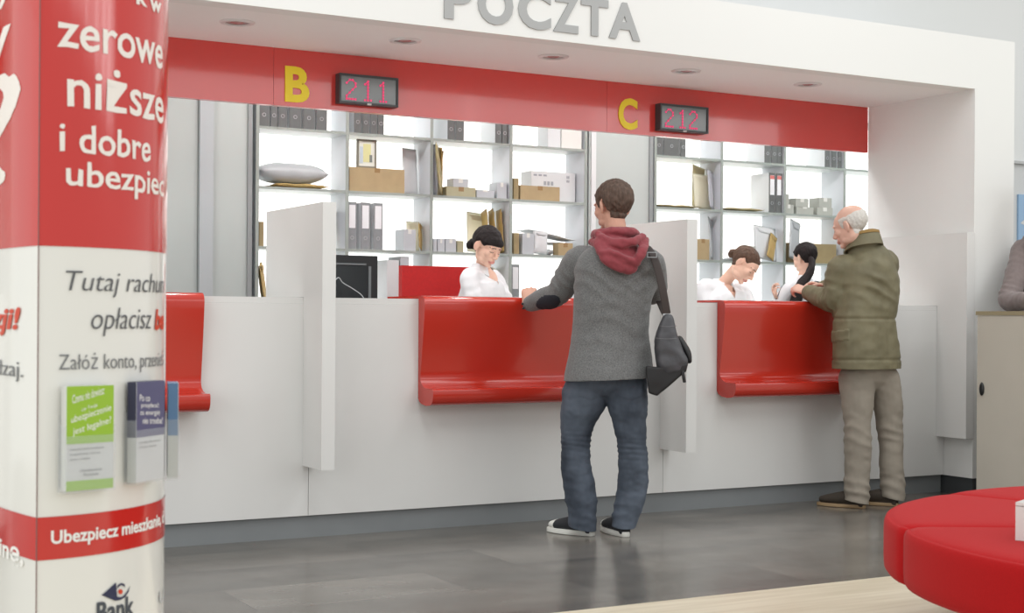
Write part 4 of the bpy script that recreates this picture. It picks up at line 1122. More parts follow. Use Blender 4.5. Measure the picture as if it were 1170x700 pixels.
    def fh(co, no): return .006*nz(co, 15, 7, (1, 1, 1.8))+.0035*nz(co, 38, 8)+fold(co, V(712, 288, 7.08), Vector((.3, 0, 1)), .045, .005, .09)
    me4 = fuse(bm, .0055, 4, fh)
    finish('hood', me4, mat('maroon_jersey', (138, 56, 64), .85, noise_amt=.08, noise_scale=60, sheen=.2), root, True)
    return root, S, Fw, rsh, me3
mb, S1, F1, rsh1, blazer_me = man_blazer()
mb['label'] = 'man seen from behind in grey blazer, maroon hood and jeans, leaning on the middle ledge'

# ---------------------------------------------------------------- messenger bag
def bag():
    t = thing('shoulder_bag', 'dark grey messenger bag hanging at the blazer man\'s right hip', 'bag', tuple(V(764, 430, 7.12)))
    d0, d1 = 7.06, 7.24
    bm = B()
    tube(bm, [(*V(763, 364, 7.13), .030, .035), (*V(762, 375, 7.13), .044, .045), (*V(761, 388, 7.13), .060, .058), (*V(764, 402, 7.13), .070, .066), (*V(768, 416, 7.13), .076, .070)], side=RV, k=5, n=28, power=3)
    def fb(co, no): return .006*nz(co, 9, 21)+.003*nz(co, 28, 22)+fold(co, V(770, 405, 7.05), Vector((.5, 0, .8)), .08, .004, .1)
    body_m = mat('dark_grey_leather', (70, 70, 74), .42, noise_amt=.1, noise_scale=16, bump=.15, bump_scale=60)
    finish('bag_body', fuse(bm, .006, 5, fb), body_m, t, True)
    bm = B(); pts = [(738, 418), (741, 449), (751, 452), (784, 424), (786, 414), (766, 420)]
    A_ = [bm.verts.new(V(x, y, 7.07)) for x, y in pts]; C_ = [bm.verts.new(V(x, y, 7.21)) for x, y in pts]
    bm.faces.new(A_); bm.faces.new(C_[::-1])
    for i in range(len(pts)): bm.faces.new((A_[i], C_[i], C_[(i+1) % 6], A_[(i+1) % 6]))
    bmesh.ops.triangulate(bm, faces=bm.faces)
    me = fuse(bm, .006, 6, lambda co, no: .003*nz(co, 14, 3)); finish('bag_base', me, mat('black_leather', (30, 30, 32), .5), t, True)
    bm = B(); tube(bm, [(*V(776, 388, 7.17), .02, .05), (*V(784, 402, 7.17), .022, .058), (*V(787, 412, 7.17), .014, .058)], side=RV, k=4, n=16)
    obj('side_flap', bm, mat('black_leather', (30, 30, 32), .5), t, smooth=True)
    bm = B(); tube(bm, [(*V(780, 424, 7.07), .008, .004), (*V(782, 436, 7.07), .008, .004)], side=RV, k=1, n=10)
    obj('strap_end', bm, mat('black_leather', (30, 30, 32), .5), t, smooth=True)
    bm = B(); M = frame(V(762, 359.5, 7.12), DV); box(bm, -.019, .019, -.004, .004, -.006, .006, M)
    obj('buckle', bm, chrome, t, bevel=.002)
    # strap over the shoulder, ribbon following the jacket
    strap_m = mat('dark_brown_strap', (64, 56, 54), .6)
    pts = [V(762, 358, 7.12), V(758, 335, 7.105), V(753, 312, 7.105), V(748, 296, 7.11), V(743, 286.5, 7.14), V(739, 281.5, 7.2), V(737, 283, 7.30), V(740, 300, 7.38), V(748, 330, 7.44), V(757, 352, 7.30), V(762, 362, 7.16)]
    bm = B(); sd = (RV*.93+DV*.0+UZ*-.3)
    tube(bm, [(*p, .019, .0028) for p in pts], side=RV, k=6, n=12, power=4)
    obj('strap', bm, strap_m, t, smooth=True)
    M = frame(V(745, 291, 7.095), DV); f = B(); box(f, -.024, .024, -.004, .002, .010, .014, M); box(f, -.024, .024, -.004, .002, -.014, -.010, M); box(f, -.024, -.020, -.004, .002, -.010, .010, M); box(f, .020, .024, -.004, .002, -.010, .010, M)
    obj('strap_slider', f, steel, t)
    for y_ in (372, 386):
        s_ = B(); tube(s_, [(*V(753-(y_-372)*.35, y_, 7.065-(y_-372)*.0005), .0012), (*V(763, y_+1, 7.048-(y_-372)*.001), .0012), (*V(773+(y_-372)*.2, y_, 7.075-(y_-372)*.001), .0012)], k=4, n=6)
        obj('stitching', s_, mat('grey_stitch', (110, 110, 112), .6), t)
bag()

# ---------------------------------------------------------------- bald man in olive jacket
def man_olive():
    P0 = V(985, 577, 8.46); root = person((P0.x, P0.y, 0), 'elderly balding man in olive green jacket and beige trousers at the right-hand ledge')
    Fw = (-RV*.62+DV*.78).normalized(); S = Fw.cross(UZ)
    skin = skin_mat('ruddy_skin', (218, 176, 158))
    whair = mat('white_hair', (208, 204, 198), .8, noise_amt=.08, noise_scale=90, bump=.3, bump_scale=140)
    hip = V(991, 430, 8.5); waist = V(989, 372, 8.47); chest = V(989, 320, 8.45); neckb = V(984, 285, 8.45)
    lsh = V(962, 303, 8.40); rsh = V(1012, 298, 8.50)
    lel = V(951, 343, 8.42); lwr = V(924, 334.5, 8.66); rel = V(1005, 325, 8.78); rwr = V(940, 328, 8.92)
    lkn = V(979, 498, 8.43); lan = V(979, 565, 8.44); rkn = V(1016, 495, 8.55); ran = V(1019, 560, 8.55)
    lhip = V(978, 436, 8.43); rhip = V(1008, 436, 8.52)
    hd = V(971.5, 259, 8.42); hM = frame(hd, Fw*.9-RV*.42-UZ*.38)
    bm = B(); head_shapes(bm, hM, 1.0)
    limb(bm, [(neckb-UZ*.05, .062), (neckb+UZ*.01, .058), (hd-UZ*.05-Fw*.02, .056)])
    tbody(bm, [(hip+UZ*.03, .14, .10), (waist, .14, .10), (chest, .15, .10), (neckb-UZ*.05, .10, .07)], S)
    for sh, el, wr in ((lsh, lel, lwr), (rsh, rel, rwr)): limb(bm, [(chest+(sh-chest)*.5-UZ*.02, .045), (sh+(chest-sh)*.15-UZ*.03, .038), ((sh+el)/2, .036), (el, .032), ((el+wr)/2, .032), (wr, .027)])
    for h_, k_, a_ in ((lhip, lkn, lan), (rhip, rkn, ran)): limb(bm, [(h_, .08), (k_, .05), ((k_+a_)/2, .036), (a_+UZ*.01, .03)])
    hand(bm, lwr+UZ*.004, (-RV*.75+DV*.4+UZ*.28), DV*.6-RV*.05-UZ*.6, 1, (.75, .8, .5), s=.98, tcurl=.45)
    hand(bm, rwr, (-RV*.9-DV*.1+UZ*.15), -DV*.4-UZ*.8, -1, (.6, .7, .5))
    me = fuse(bm, .0042, 5); finish('body', me, skin, root, True)
    top = lambda p: (.052 - p.z) + clampf(-(p.y)-.02, 0, .1)*.25 + (.006*noise.noise(p*40))
    hair_of(root, me, hM, 1.0, [(-.06, -.062), (-.035, -.055), (-.022, .012), (-.008, .034), (.012, .026), (.018, -.008), (.030, -.002), (.04, .05), (.085, .06)], whair, .006, top=top, rough=.003, sd=3, ext=1)
    face_parts(root, me, hM, 1.0, whair, (200, 140, 126), down=True)
    # trousers
    bm = B()
    tube(bm, [(*(hip+UZ*.08), .16, .125), (*(hip+UZ*.03), .165, .125)], side=S, k=1, n=26, power=2.3)
    limb(bm, [(V(979, 432, 8.44), .104), (V(979.5, 455, 8.44), .098), (V(979.5, 480, 8.43), .082), (V(980, 505, 8.43), .078), (V(979.5, 532, 8.44), .076), (V(978.5, 556, 8.44), .074), (V(979, 572, 8.44), .070), (V(979, 584, 8.44), .068)])
    limb(bm, [(V(1007, 432, 8.53), .104), (V(1013, 455, 8.54), .092), (V(1016, 480, 8.55), .078), (V(1018, 505, 8.55), .072), (V(1018.5, 532, 8.55), .070), (V(1020, 552, 8.55), .073), (V(1020, 568, 8.55), .070), (V(1020, 580, 8.55), .066)])
    def fn(co, no):
        d = .006*nz(co, 8, 31, (1, 1, 1.6))+.002*nz(co, 30, 32)
        for c in (lkn, rkn): d += fold(co, c, Vector((.4, 0, .9)), .06, .006, .12)
        for a in (lan, ran): d += fold(co, a+UZ*.05, Vector((.45, .1, .85)).normalized(), .055, .008, .09)
        return d
    me2 = fuse(bm, .0068, 7, fn)
    cut(me2, V(979, 573, 8.44), (-.15, .12, -1), .16); cut(me2, V(1020, 569, 8.55), (-.15, .12, -1), .16)
    tm = mat('beige_cotton_twill', (150, 142, 130), .85, noise_amt=.06, noise_scale=12, bump=.05, bump_scale=420)
    finish('trousers', me2, tm, root, True)
    shoe(root, V(989, 577, 8.42), -RV*.84+DV*.52, .29, 'suede')
    shoe(root, V(1027, 570, 8.52), -RV*.84+DV*.5, .29, 'suede')
    # jacket
    bm = B()
    tbody(bm, [(V(989.5, 440, 8.45), .234, .156), (V(989.5, 419, 8.45), .233, .155), (V(989, 395, 8.44), .225, .152), (V(987.5, 364, 8.44), .206, .146), (V(990, 335, 8.46), .208, .162), (V(991, 312, 8.45), .200, .150), (V(991, 296, 8.45), .165, .124), (V(987, 284, 8.45), .10, .09)], S)
    ell(bm, lsh-UZ*.01, (.066, .066, .06)); ell(bm, rsh-UZ*.012, (.076, .076, .07))
    limb(bm, [(chest+(lsh-chest)*.55, .09), (lsh-UZ*.012, .078), ((lsh+lel)/2, .074), (lel, .068), ((lel+lwr)/2, .060), (lwr-(lwr-lel)*.02, .044)])
    limb(bm, [(chest+(rsh-chest)*.55, .09), (rsh-UZ*.005, .080), ((rsh+rel)/2, .072), (rel, .064), ((rel+rwr)/2, .056), (rwr, .042)])
    seamz = V(985, 364, 8.3).z
    def fb(co, no):
        d = .010*nz(co, 6, 41, (1, 1, .8))+.0045*nz(co, 17, 42, (1, 1, 1.3))
        d += fold(co, (lsh+lel)/2+UZ*.02, Vector((.5, .2, .85)), .05, .007, .10)
        d += fold(co, lel, (lwr-lel).normalized(), .045, .007, .10)
        d += fold(co, chest-S*.06-Fw*.12, Vector((.4, 0, .9)), .08, .008, .16)+fold(co, hip-Fw*.12+UZ*.06, Vector((.8, 0, .4)), .11, .007, .18)
        y = (co-waist).dot(Fw)
        d -= .006*math.exp(-((co.z-seamz)/.008)**2)
        d -= .006*math.exp(-((co.z-V(985, 411, 8.3).z)/.006)**2)*(1 if co.z < waist.z-.1 else 0)
        x = (co-waist).dot(S)
        if y < 0 and co.z < seamz: d -= .003*math.exp(-((x-.0)/.004)**2)
        return d
    me3 = fuse(bm, .007, 6, fb)
    cut(me3, V(989, 420.5, 8.48), (0, 0, -1))
    om = mat('olive_waxed_cotton', (104, 98, 74), .62, c2=(122, 116, 90), noise_scale=9, bump=.08, bump_scale=150)
    finish('jacket', me3, om, root, True)
    # collar
    bm = B(); nk = V(985, 279, 8.44)
    lp = [(*(nk+S*(.082*math.cos(a))+Fw*(.085*math.sin(a))+UZ*(.012-.040*math.sin(a)*(1 if math.sin(a) > 0 else .55))-Fw*.01), .012, .040) for a in [2*PI*i/16 for i in range(17)]]
    P_ = catmull(lp, 3); prev = None
    for p in P_:
        c = Vector(p[:3]); o = (c-nk); o.z = 0; o.normalize()
        rg = [bm.verts.new(c+o*a+UZ*b) for a, b in ((-.010, .030), (-.003, .036), (.006, .034), (.012, .026), (.030, -.030), (.024, -.034), (.004, .0), (-.004, -.045), (-.012, -.040))]
        if prev:
            for i in range(9): bm.faces.new((prev[i], prev[(i+1) % 9], rg[(i+1) % 9], rg[i]))
        prev = rg
    obj('collar', bm, om, root, smooth='auto', angle=60)
    bm = B(); prev = None
    for p in P_:
        c = Vector(p[:3]); o = (c-nk); o.z = 0; o.normalize()
        if o.dot(Fw) > .25: prev = None; continue
        rg = [bm.verts.new(c+o*a+UZ*b) for a, b in ((-.016, .030), (-.010, .054), (.006, .050), (.009, .036), (.004, .033), (-.010, .024))]
        if prev:
            for i in range(6): bm.faces.new((prev[i], prev[(i+1) % 6], rg[(i+1) % 6], rg[i]))
        prev = rg
    obj('collar_lining', bm, mat('tan_corduroy', (152, 122, 72), .8), root)
    # pocket flap on his left hip
    def pk(co):
        v = co-V(957, 384, 8.33); x = v.dot(RV); z = v.dot(UZ)
        return min(.055-abs(x), .032-abs(z-.25*x)) if v.dot(DV) < .16 else -.05
    pm = patch(me3, pk, lambda t, c: .006 if t > .001 else -.001)
    if len(pm.polygons): finish('pocket_flap', pm, om, root, True)
    def cuff(co):
        v = (co-lwr).dot((lwr-lel).normalized())
        return min(v+.035, .05) if (co-lwr).length < .09 else -.05
    pm = patch(me3, cuff, lambda t, c: .003 if t > .001 else -.001)
    if len(pm.polygons): finish('cuff', pm, om, root, True)
man_olive()

# ---------------------------------------------------------------- clerks
blouse = mat('white_cotton_blouse', (236, 237, 240), .7, noise_amt=.015, noise_scale=14)
def shirt_fn(sd, pts=()):
    def f(co, no):
        d = .004*nz(co, 11, sd)+.002*nz(co, 30, sd+1)
        for c, dr, wl in pts: d += fold(co, c, dr, wl, .004, .09)
        return d
    return f
def seated(root, S, Fw, base, skin, hM, s, nb, lsh, rsh, lel, rel, lwr, rwr, hfd, sd, shirt_r=1.0, neck_r=.045):
    pel = base
    chest = (lsh+rsh)/2-UZ*.10
    bm = B(); head_shapes(bm, hM, s, male=False)
    hd = hM.translation
    limb(bm, [(nb-UZ*.05, .05), (nb, neck_r), (nb+(hd-nb)*.5-(hM.to_3x3() @ Vector((0, .012, 0))), neck_r*.97), (hM @ Vector((0, -.02, -.03)), neck_r)])
    tbody(bm, [(pel+UZ*.02, .15, .10), (pel+(chest-pel)*.5, .115, .085), (chest, .145, .106), (chest+UZ*.05, .13, .088), (nb-UZ*.035, .085, .066)], S)
    for sh, el, wr, tsg in ((lsh, lel, lwr, 1), (rsh, rel, rwr, -1)):
        limb(bm, [(chest+(sh-chest)*.6+UZ*.03, .045), (sh, .043), ((sh+el)/2, .036), (el, .031), ((el+wr)/2, .028), (wr, .022)])
        hand(bm, wr, hfd[0] if tsg == 1 else hfd[1], (0, 0, -1), tsg, (.35, .4, .3), s=.9)
    ell(bm, tuple(nb+Fw*.035-UZ*.075), (.072, .058, .085))
    for q in (-1, 1):
        h_ = pel+S*q*.08; k_ = h_+Fw*.40+UZ*.02; a_ = k_-UZ*.42-Fw*.02
        limb(bm, [(h_, .085), (h_+Fw*.2, .078), (k_, .056), ((k_+a_)/2, .05), (a_, .036)]); limb(bm, [(a_, .036), (a_+Fw*.08-UZ*.03, .036), (a_+Fw*.17-UZ*.035, .026)])
    me = fuse(bm, .004, 5); finish('body', me, skin, root, True)
    # blouse
    bm = B()
    tbody(bm, [(pel+UZ*.04, .165, .125), (pel+(chest-pel)*.5, .140, .11), (chest, .160, .120), (chest+UZ*.07, .150, .10), (nb-UZ*.035, .085, .07)], S)
    for sh, el, wr in ((lsh, lel, lwr), (rsh, rel, rwr)):
        limb(bm, [(chest+(sh-chest)*.6+UZ*.03, .07), (sh-UZ*.006, .060), ((sh+el)/2, .056), (el, .052), ((el+wr)/2, .048), (wr-(wr-el)*.08, .038)])
    nd = (hM.translation-nb).normalized()
    me2 = fuse(bm, .0058, 5, shirt_fn(sd, [((lsh+lel)/2, Vector((.3, .2, .9)), .05), ((rsh+rel)/2, Vector((-.3, .2, .9)), .05), (chest, Vector((.8, .2, .5)), .09)]))
    # open neck: remove faces in a V at the front of the neck
    b2 = B(); b2.from_mesh(me2)
    def vneck(co):
        v = co-nb; x = v.dot(S); y = v.dot(Fw); z = v.z
        return y > -.02 and abs(x) < .048+.55*(z+.02) and z > -.16 and y > -.01 and abs(x) < clampf((z+.095)*.42, 0, .040)
    bmesh.ops.delete(b2, geom=[f for f in b2.faces if vneck(f.calc_center_median())], context='FACES')
    b2.to_mesh(me2); b2.free()
    finish('blouse', me2, blouse, root, True)
    # collar wings
    bm = B(); prev = None; n = 22
    for i in range(n+1):
        a = math.radians(-62+ (360-56)*i/n) - PI/2 + math.radians(118)
        a = PI/2+math.radians(26)+ (2*PI-math.radians(52))*i/n
        c = nb + S*(.060*math.cos(a)) + Fw*(.058*math.sin(a)+.0) + UZ*(.016-.032*max(0, math.sin(a)))
        o = (S*math.cos(a)+Fw*math.sin(a)); w_ = .034+.02*(abs(i-n/2)/(n/2))**4
        rg = [bm.verts.new(c+o*x+UZ*z) for x, z in ((-.004, .022), (.004, .025), (.026, .022-w_), (.022, .018-w_), (.002, .016), (-.010, -.03))]
        if prev:
            for j in range(6): bm.faces.new((prev[j], prev[(j+1) % 6], rg[(j+1) % 6], rg[j]))
        prev = rg
    obj('collar', bm, blouse, root, angle=60)
    return me
# dark-haired clerk by the red chair
def clerk_one():
    Fw = Vector((.52, -.86, 0)).normalized(); S = Fw.cross(UZ)
    nb = V(551, 308, 9.0); root = person((nb.x, nb.y+.12, 0), 'dark-haired clerk in a white blouse with a low bun, in front of the red chair')
    skin = skin_mat('fair_skin', (238, 196, 174))
    fh = (RV*.62-DV*.62-UZ*.42).normalized(); hd = V(556.5, 282, 8.92); hM = frame(hd, fh, UZ+RV*.16)
    lsh = nb+(-S)*.150-UZ*.055+Fw*.0; rsh = nb+S*.150-UZ*.05
    pel = Vector((nb.x-.1, nb.y+.16, .865))
    lel = lsh-UZ*.22+Fw*.10-S*.03; rel = rsh-UZ*.23+Fw*.06+S*.03
    lwr = lel+Fw*.2-UZ*.04+S*.06; rwr = rel+Fw*.2-UZ*.03-S*.07
    me = seated(root, S, Fw, pel, skin, hM, .98, nb, lsh, rsh, lel, rel, lwr, rwr, (Fw+S*.3, Fw-S*.3), 51)
    hair = mat('black_hair', (36, 30, 30), .65, spec=.25, noise_amt=.2, noise_scale=60, bump=.35, bump_scale=90, stretch=(1, .4, 1))
    HL = [(-.06, -.06), (-.03, -.045), (-.022, .016), (-.005, .034), (.012, .018), (.028, .012), (.045, .026), (.07, .036), (.09, .040)]
    hair_of(root, me, hM, .98, HL, hair, .014, rough=.003, sd=5, ext=1)
    bm = B(); ell(bm, (0, -.118, -.030), (.036, .032, .036), hM); ell(bm, (.012, -.128, -.045), (.026, .026, .028), hM)
    finish('hair_bun', fuse(bm, .005, 3, lambda co, no: .003*nz(co, 40, 3)), hair, root, True)
    face_parts(root, me, hM, .98, hair, (220, 148, 138), male=False, down=True)
clerk_one()
def clerk_two():
    Fw = (RV*.45-DV*.89).normalized(); S = Fw.cross(UZ)
    nb = V(826, 325, 9.78); root = person((nb.x, nb.y+.12, 0), 'brown-haired clerk in a white blouse bending low behind the right-hand red ledge')
    skin = skin_mat('fair_skin', (238, 196, 174))
    fh = (RV*.62-DV*.42-UZ*.70).normalized(); hd = V(850, 302.5, 9.66); hM = frame(hd, fh, UZ+RV*.55)
    lsh = nb-S*.150-UZ*.05+Fw*.02; rsh = nb+S*.155-UZ*.02
    pel = Vector((nb.x-.12, nb.y+.24, .865))
    lel = lsh-UZ*.19+Fw*.12; rel = rsh-UZ*.22+Fw*.06
    lwr = lel+Fw*.18-UZ*.025+S*.06; rwr = rel+Fw*.2-UZ*.015-S*.07
    me = seated(root, S, Fw, pel, skin, hM, .98, nb, lsh, rsh, lel, rel, lwr, rwr, (Fw+S*.3, Fw-S*.3), 61, neck_r=.043)
    hair = mat('brown_hair', (88, 66, 52), .6, spec=.3, noise_amt=.25, noise_scale=60, bump=.35, bump_scale=90, stretch=(1, .4, 1))
    hair_of(root, me, hM, .98, HL_F, hair, .010, rough=.003, sd=8, ext=1)
    bm = B(); ell(bm, (0, -.115, .0), (.034, .028, .034), hM); finish('hair_bun', fuse(bm, .005, 3, lambda co, no: .003*nz(co, 40, 3)), hair, root, True)
    face_parts(root, me, hM, .98, hair, (216, 150, 140), male=False, down=True)
clerk_two()
def clerk_three():
    Fw = (-RV*.72+DV*.62).normalized(); S = Fw.cross(UZ); d = 10.45
    nb = V(918, 318, d); root = person((nb.x, nb.y, 0), 'clerk with a long black ponytail turned away, seen left of the olive sleeve')
    skin = skin_mat('fair_skin', (238, 196, 174))
    fh = (-RV*.55+DV*.70-UZ*.28).normalized(); hd = V(919.5, 295.5, d); hM = frame(hd, fh)
    lsh = nb-S*.145-UZ*.06; rsh = nb+S*.145-UZ*.06; chest = (lsh+rsh)/2-UZ*.12; pel = Vector((nb.x, nb.y, .92)); s = .88
    lwr = V(889, 343, d-.1); lel = lsh-UZ*.18+Fw*.14-S*.05; rel = rsh-UZ*.26+Fw*.05; rwr = rel+Fw*.22
    bm = B(); head_shapes(bm, hM, s, male=False)
    limb(bm, [(nb-UZ*.05, .05), (nb, .044), (hM @ Vector((0, -.02, -.03)), .043)])
    tbody(bm, [(pel-UZ*.06, .14, .10), (pel+UZ*.1, .115, .085), (chest, .13, .09), (nb-UZ*.04, .09, .06)], S)
    for sh, el, wr in ((lsh, lel, lwr), (rsh, rel, rwr)): limb(bm, [(chest+(sh-chest)*.6+UZ*.03, .045), (sh, .042), ((sh+el)/2, .036), (el, .031), ((el+wr)/2, .028), (wr, .022)])
    hand(bm, lwr, (-RV*.35+UZ*.9+DV*.2), RV*.6-DV*.4, 1, (.5, .7, .5), s=.9, tcurl=.45); hand(bm, rwr, Fw, (0, 0, -1), -1, (.3, .4, .3), s=.9)
    for q in (-1, 1):
        h_ = pel+S*q*.08-UZ*.06; limb(bm, [(h_, .085), (h_-UZ*.38, .056), (h_-UZ*.56, .05), (Vector((h_.x, h_.y, .09)), .036)]); f0 = Vector((h_.x, h_.y, .05)); limb(bm, [(f0, .035), (f0+Fw*.10-UZ*.01, .034), (f0+Fw*.18-UZ*.022, .026)])
    me = fuse(bm, .0042, 5); finish('body', me, skin, root, True)
    bm = B(); tbody(bm, [(pel-UZ*.08, .165, .125), (pel+UZ*.08, .14, .11), (chest, .158, .118), (chest+UZ*.09, .145, .095), (nb-UZ*.03, .08, .065)], S)
    for sh, el, wr in ((lsh, lel, lwr), (rsh, rel, rwr)): limb(bm, [(chest+(sh-chest)*.6+UZ*.03, .07), (sh-UZ*.006, .060), ((sh+el)/2, .056), (el, .052), ((el+wr)/2, .046), (wr-(wr-el)*.12, .036)])
    finish('blouse', fuse(bm, .006, 5, shirt_fn(71)), blouse, root, True)
    bm = B(); tube(bm, [(*(pel+UZ*.0), .16, .12), (*(pel-UZ*.2), .175, .13), (*(pel-UZ*.48), .16, .125)], side=S, k=4, n=26)
    finish('skirt', fuse(bm, .008, 4), mat('dark_skirt', (44, 46, 54), .8), root, True)
    hair = mat('black_hair', (36, 30, 30), .65, spec=.25, noise_amt=.2, noise_scale=60, bump=.35, bump_scale=90, stretch=(1, .4, 1))
    hair_of(root, me, hM, s, HL_F, hair, .014, rough=.003, sd=8, ext=1)
    bm = B()
    tube(bm, [(*V(925, 293, d-.06), .022), (*V(928, 301, d-.10), .024), (*V(924, 313, d-.14), .032), (*V(914, 328, d-.18), .038), (*V(910, 342, d-.18), .042), (*V(907, 358, d-.18), .034), (*V(905, 372, d-.17), .012)], k=6, n=16)
    finish('ponytail', fuse(bm, .006, 3, lambda co, no: .005*nz(co, 40, 3, (1, 1, .15))), hair, root, True)
    w_ = B(); tube(w_, [(*V(887, 341, d-.13), .004), (*V(893.5, 327, d-.10), .004)], k=1, n=8)
    t = thing('ballpoint_pen', 'slim grey pen held upright by the clerk with the ponytail', 'pen', tuple(V(890, 334, d-.1)))
    obj('barrel', w_, mat('pen_grey', (120, 124, 128), .4), t, smooth=True)
    w_ = B(); tube(w_, [(*V(893.5, 327, d-.10), .0025), (*V(894.3, 325.4, d-.098), .001)], k=1, n=8); obj('tip', w_, steel, t, smooth=True)
clerk_three()
c1 = V(500, 330, 9.1)
task_chair((4.07, 8.08, 0), 'red office chair with a wide back behind the dark-haired clerk', bw=.25, seat_h=.74)
p2_ = V(826, 325, 9.78)
task_chair((p2_.x-.12, p2_.y+.27, 0), 'red backless stool under the clerk bending over the desk', back=False, seat_h=.74)

# ---------------------------------------------------------------- person at the right edge
def man_right():
    root_p = V(1190, 560, 8.9); Fw = (RV*.35-DV*.8).normalized(); Fw.z = 0; S = Fw.cross(UZ)
    nb = V(1192, 252, 9.0); root = person((nb.x, nb.y, 0), 'person in a mauve-grey sweater cut off by the right frame edge')
    skin = skin_mat('tanned_skin', (206, 158, 138))
    hd = nb+UZ*.14+Fw*.02; hM = frame(hd, Fw-UZ*.2)
    rsh = V(1171, 285, 9.1); lsh = nb*2-rsh; lsh.z = rsh.z
    rel = V(1153, 343, 8.88); rwr = V(1184, 350, 8.55); lel = lsh-UZ*.24; lwr = lel+Fw*.25
    rel.z = max(rel.z, 1.222)
    rwr.z = 1.212
    S_ = (rsh-lsh).normalized()
    pel = Vector((nb.x, nb.y+.01, .95)); chest = (lsh+rsh)/2-UZ*.12
    bm = B(); head_shapes(bm, hM, 1.0)
    limb(bm, [(nb-UZ*.06, .06), (nb, .055), (hd-UZ*.05, .054)])
    tbody(bm, [(pel, .14, .10), (chest, .15, .10), (nb-UZ*.05, .1, .07)], S_)
    for sh, el, wr in ((lsh, lel, lwr), (rsh, rel, rwr)): limb(bm, [(chest+(sh-chest)*.6, .05), (sh, .05), ((sh+el)/2, .042), (el, .036), ((el+wr)/2, .033), (wr, .027)])
    hand(bm, rwr, RV*.8-DV*.3, (0, 0, -1), -1, (.3, .3, .2)); hand(bm, lwr, Fw, (0, 0, -1), 1, (.3, .3, .2))
    for q in (-1, 1):
        h_ = pel+S_*q*.09; limb(bm, [(h_, .09), (h_-UZ*.42, .056), (Vector((h_.x, h_.y, .09)), .036)])
    me = fuse(bm, .0045, 5); finish('body', me, skin, root, True)
    hair = mat('dark_brown_hair', (66, 54, 46), .75)
    hair_of(root, me, hM, 1.0, HL_M, hair, .013)
    face_parts(root, me, hM, 1.0, hair, (178, 110, 98), down=False)
    bm = B(); tbody(bm, [(pel-UZ*.05, .19, .14), (pel+UZ*.15, .18, .13), (chest, .195, .135), (chest+UZ*.09, .17, .11), (nb-UZ*.02, .085, .075)], S_)
    for sh, el, wr in ((lsh, lel, lwr), (rsh, rel, rwr)): limb(bm, [(chest+(sh-chest)*.6, .085), (sh, .078), ((sh+el)/2, .072), (el, .064), ((el+wr)/2, .056), (wr-(wr-el)*.1, .044)])
    fn = shirt_fn(81, [((rsh+rel)/2, Vector((.3, 0, .95)), .06), (rel+UZ*.03, Vector((.3, 0, .95)), .04)])
    finish('sweater', fuse(bm, .007, 5, lambda co, no: fn(co, no)*1.6), mat('mauve_grey_knit', (128, 116, 114), .9, noise_amt=.05, noise_scale=60, bump=.15, bump_scale=260, sheen=.2), root, True)
    bm = B(); tube(bm, [(*(pel+UZ*.02), .17, .125), (*(pel-UZ*.08), .17, .125)], side=S_, k=1, n=24)
    for q in (-1, 1):
        h_ = pel+S_*q*.09; limb(bm, [(h_, .105), (h_-UZ*.42, .08), (Vector((h_.x, h_.y, .08)), .075)])
    finish('trousers', fuse(bm, .008, 5, shirt_fn(91)), mat('dark_trousers', (60, 62, 70), .85), root, True)
    for q in (-1, 1):
        h_ = pel+S_*q*.09; shoe(root, h_-Fw*.07, Fw, .29, 'suede')
man_right()
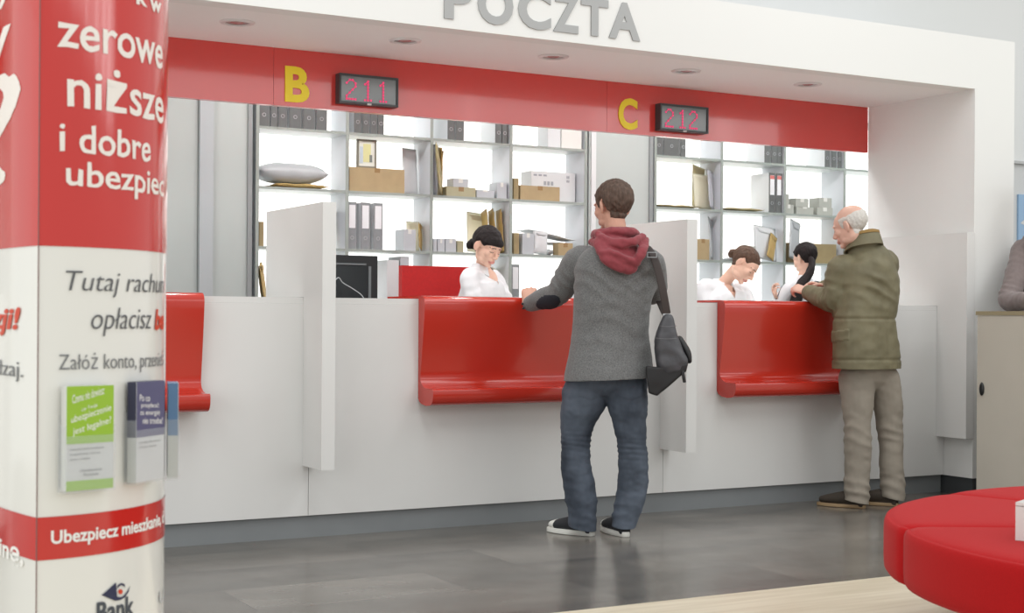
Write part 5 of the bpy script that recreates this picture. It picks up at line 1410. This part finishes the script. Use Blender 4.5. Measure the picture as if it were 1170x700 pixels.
# ================================================================ CAMERA AND LIGHT
cam = bpy.data.cameras.new('camera'); co = bpy.data.objects.new('camera', cam); col.objects.link(co); scene.camera = co
cam.sensor_width = 36; cam.lens = F*36/1170; cam.shift_y = 12/1170.; cam.shift_x = 0
rr = math.atan(RO)
R_ = Matrix((( RV.x, 0, -DV.x), (RV.y, 0, -DV.y), (0, 1, 0))).to_4x4()
co.matrix_world = Matrix.Translation(CAM) @ R_ @ Matrix.Rotation(rr, 4, 'Z')
cam.clip_end = 60
cam.dof.use_dof = True; cam.dof.focus_distance = 7.6; cam.dof.aperture_fstop = 7.1
def area(name, loc, to, sx, sy, e, c=(1, 1, 1)):
    l = bpy.data.lights.new(name, 'AREA'); l.shape = 'RECTANGLE'; l.size = sx; l.size_y = sy; l.energy = e; l.color = c
    o = bpy.data.objects.new(name, l); col.objects.link(o); o.location = loc
    d = Vector(to)-Vector(loc); o.rotation_euler = d.to_track_quat('-Z', 'Y').to_euler(); return o
w = bpy.data.worlds.new('world'); scene.world = w; w.use_nodes = True
w.node_tree.nodes['Background'].inputs['Color'].default_value = (.98, 1, .985, 1)
w.node_tree.nodes['Background'].inputs['Strength'].default_value = .75
# unseen fill added above the hall; tall windows left and behind the camera
for i, x in enumerate((-1, 2.2, 5.4, 8.6)):
    area('hall_fill_light', (x, 3.6, 4.4), (x, 3.6, 0), 1.2, 4.5, 56)
for i, y in enumerate((-2.5, -.2, 2.1, 4.2)):
    area('hall_window', (-3.6, y, 2.2), (3, y+1.5, 1.2), 1.1, 3.2, 28, (.98, 1, .985))
for i, x in enumerate((4.0, 6.3, 8.6, 10.9, 13.2, 15.5)):
    area('high_hall_window', (x, -3.9, 4.4), (x*.55, 7.4, 1.6), 2.2, 1.8, 30)
for x in (1.2, 3.5, 5.8, 8.1):
    area('office_fill_light', (x, 7.95, 3.1), (x, 8.5, 0), 1.4, .5, 26)  # fill lights added overhead to brighten the shelf fronts
for x in (2.278, 3.188, 4.092, 4.994, 5.912):
    l = bpy.data.lights.new('downlight_lamp', 'SPOT'); l.energy = 22; l.spot_size = math.radians(110); l.spot_blend = .8; l.shadow_soft_size = .05; l.color = (1, .98, .95)
    o = bpy.data.objects.new('downlight_lamp', l); col.objects.link(o); o.location = (x, 6.9, 2.53)
vs = scene.view_settings; scene.display_settings.display_device = 'sRGB'
vs.view_transform = 'Standard'; vs.look = 'None'; vs.exposure = -.1; vs.gamma = 1; vs.use_curve_mapping = False
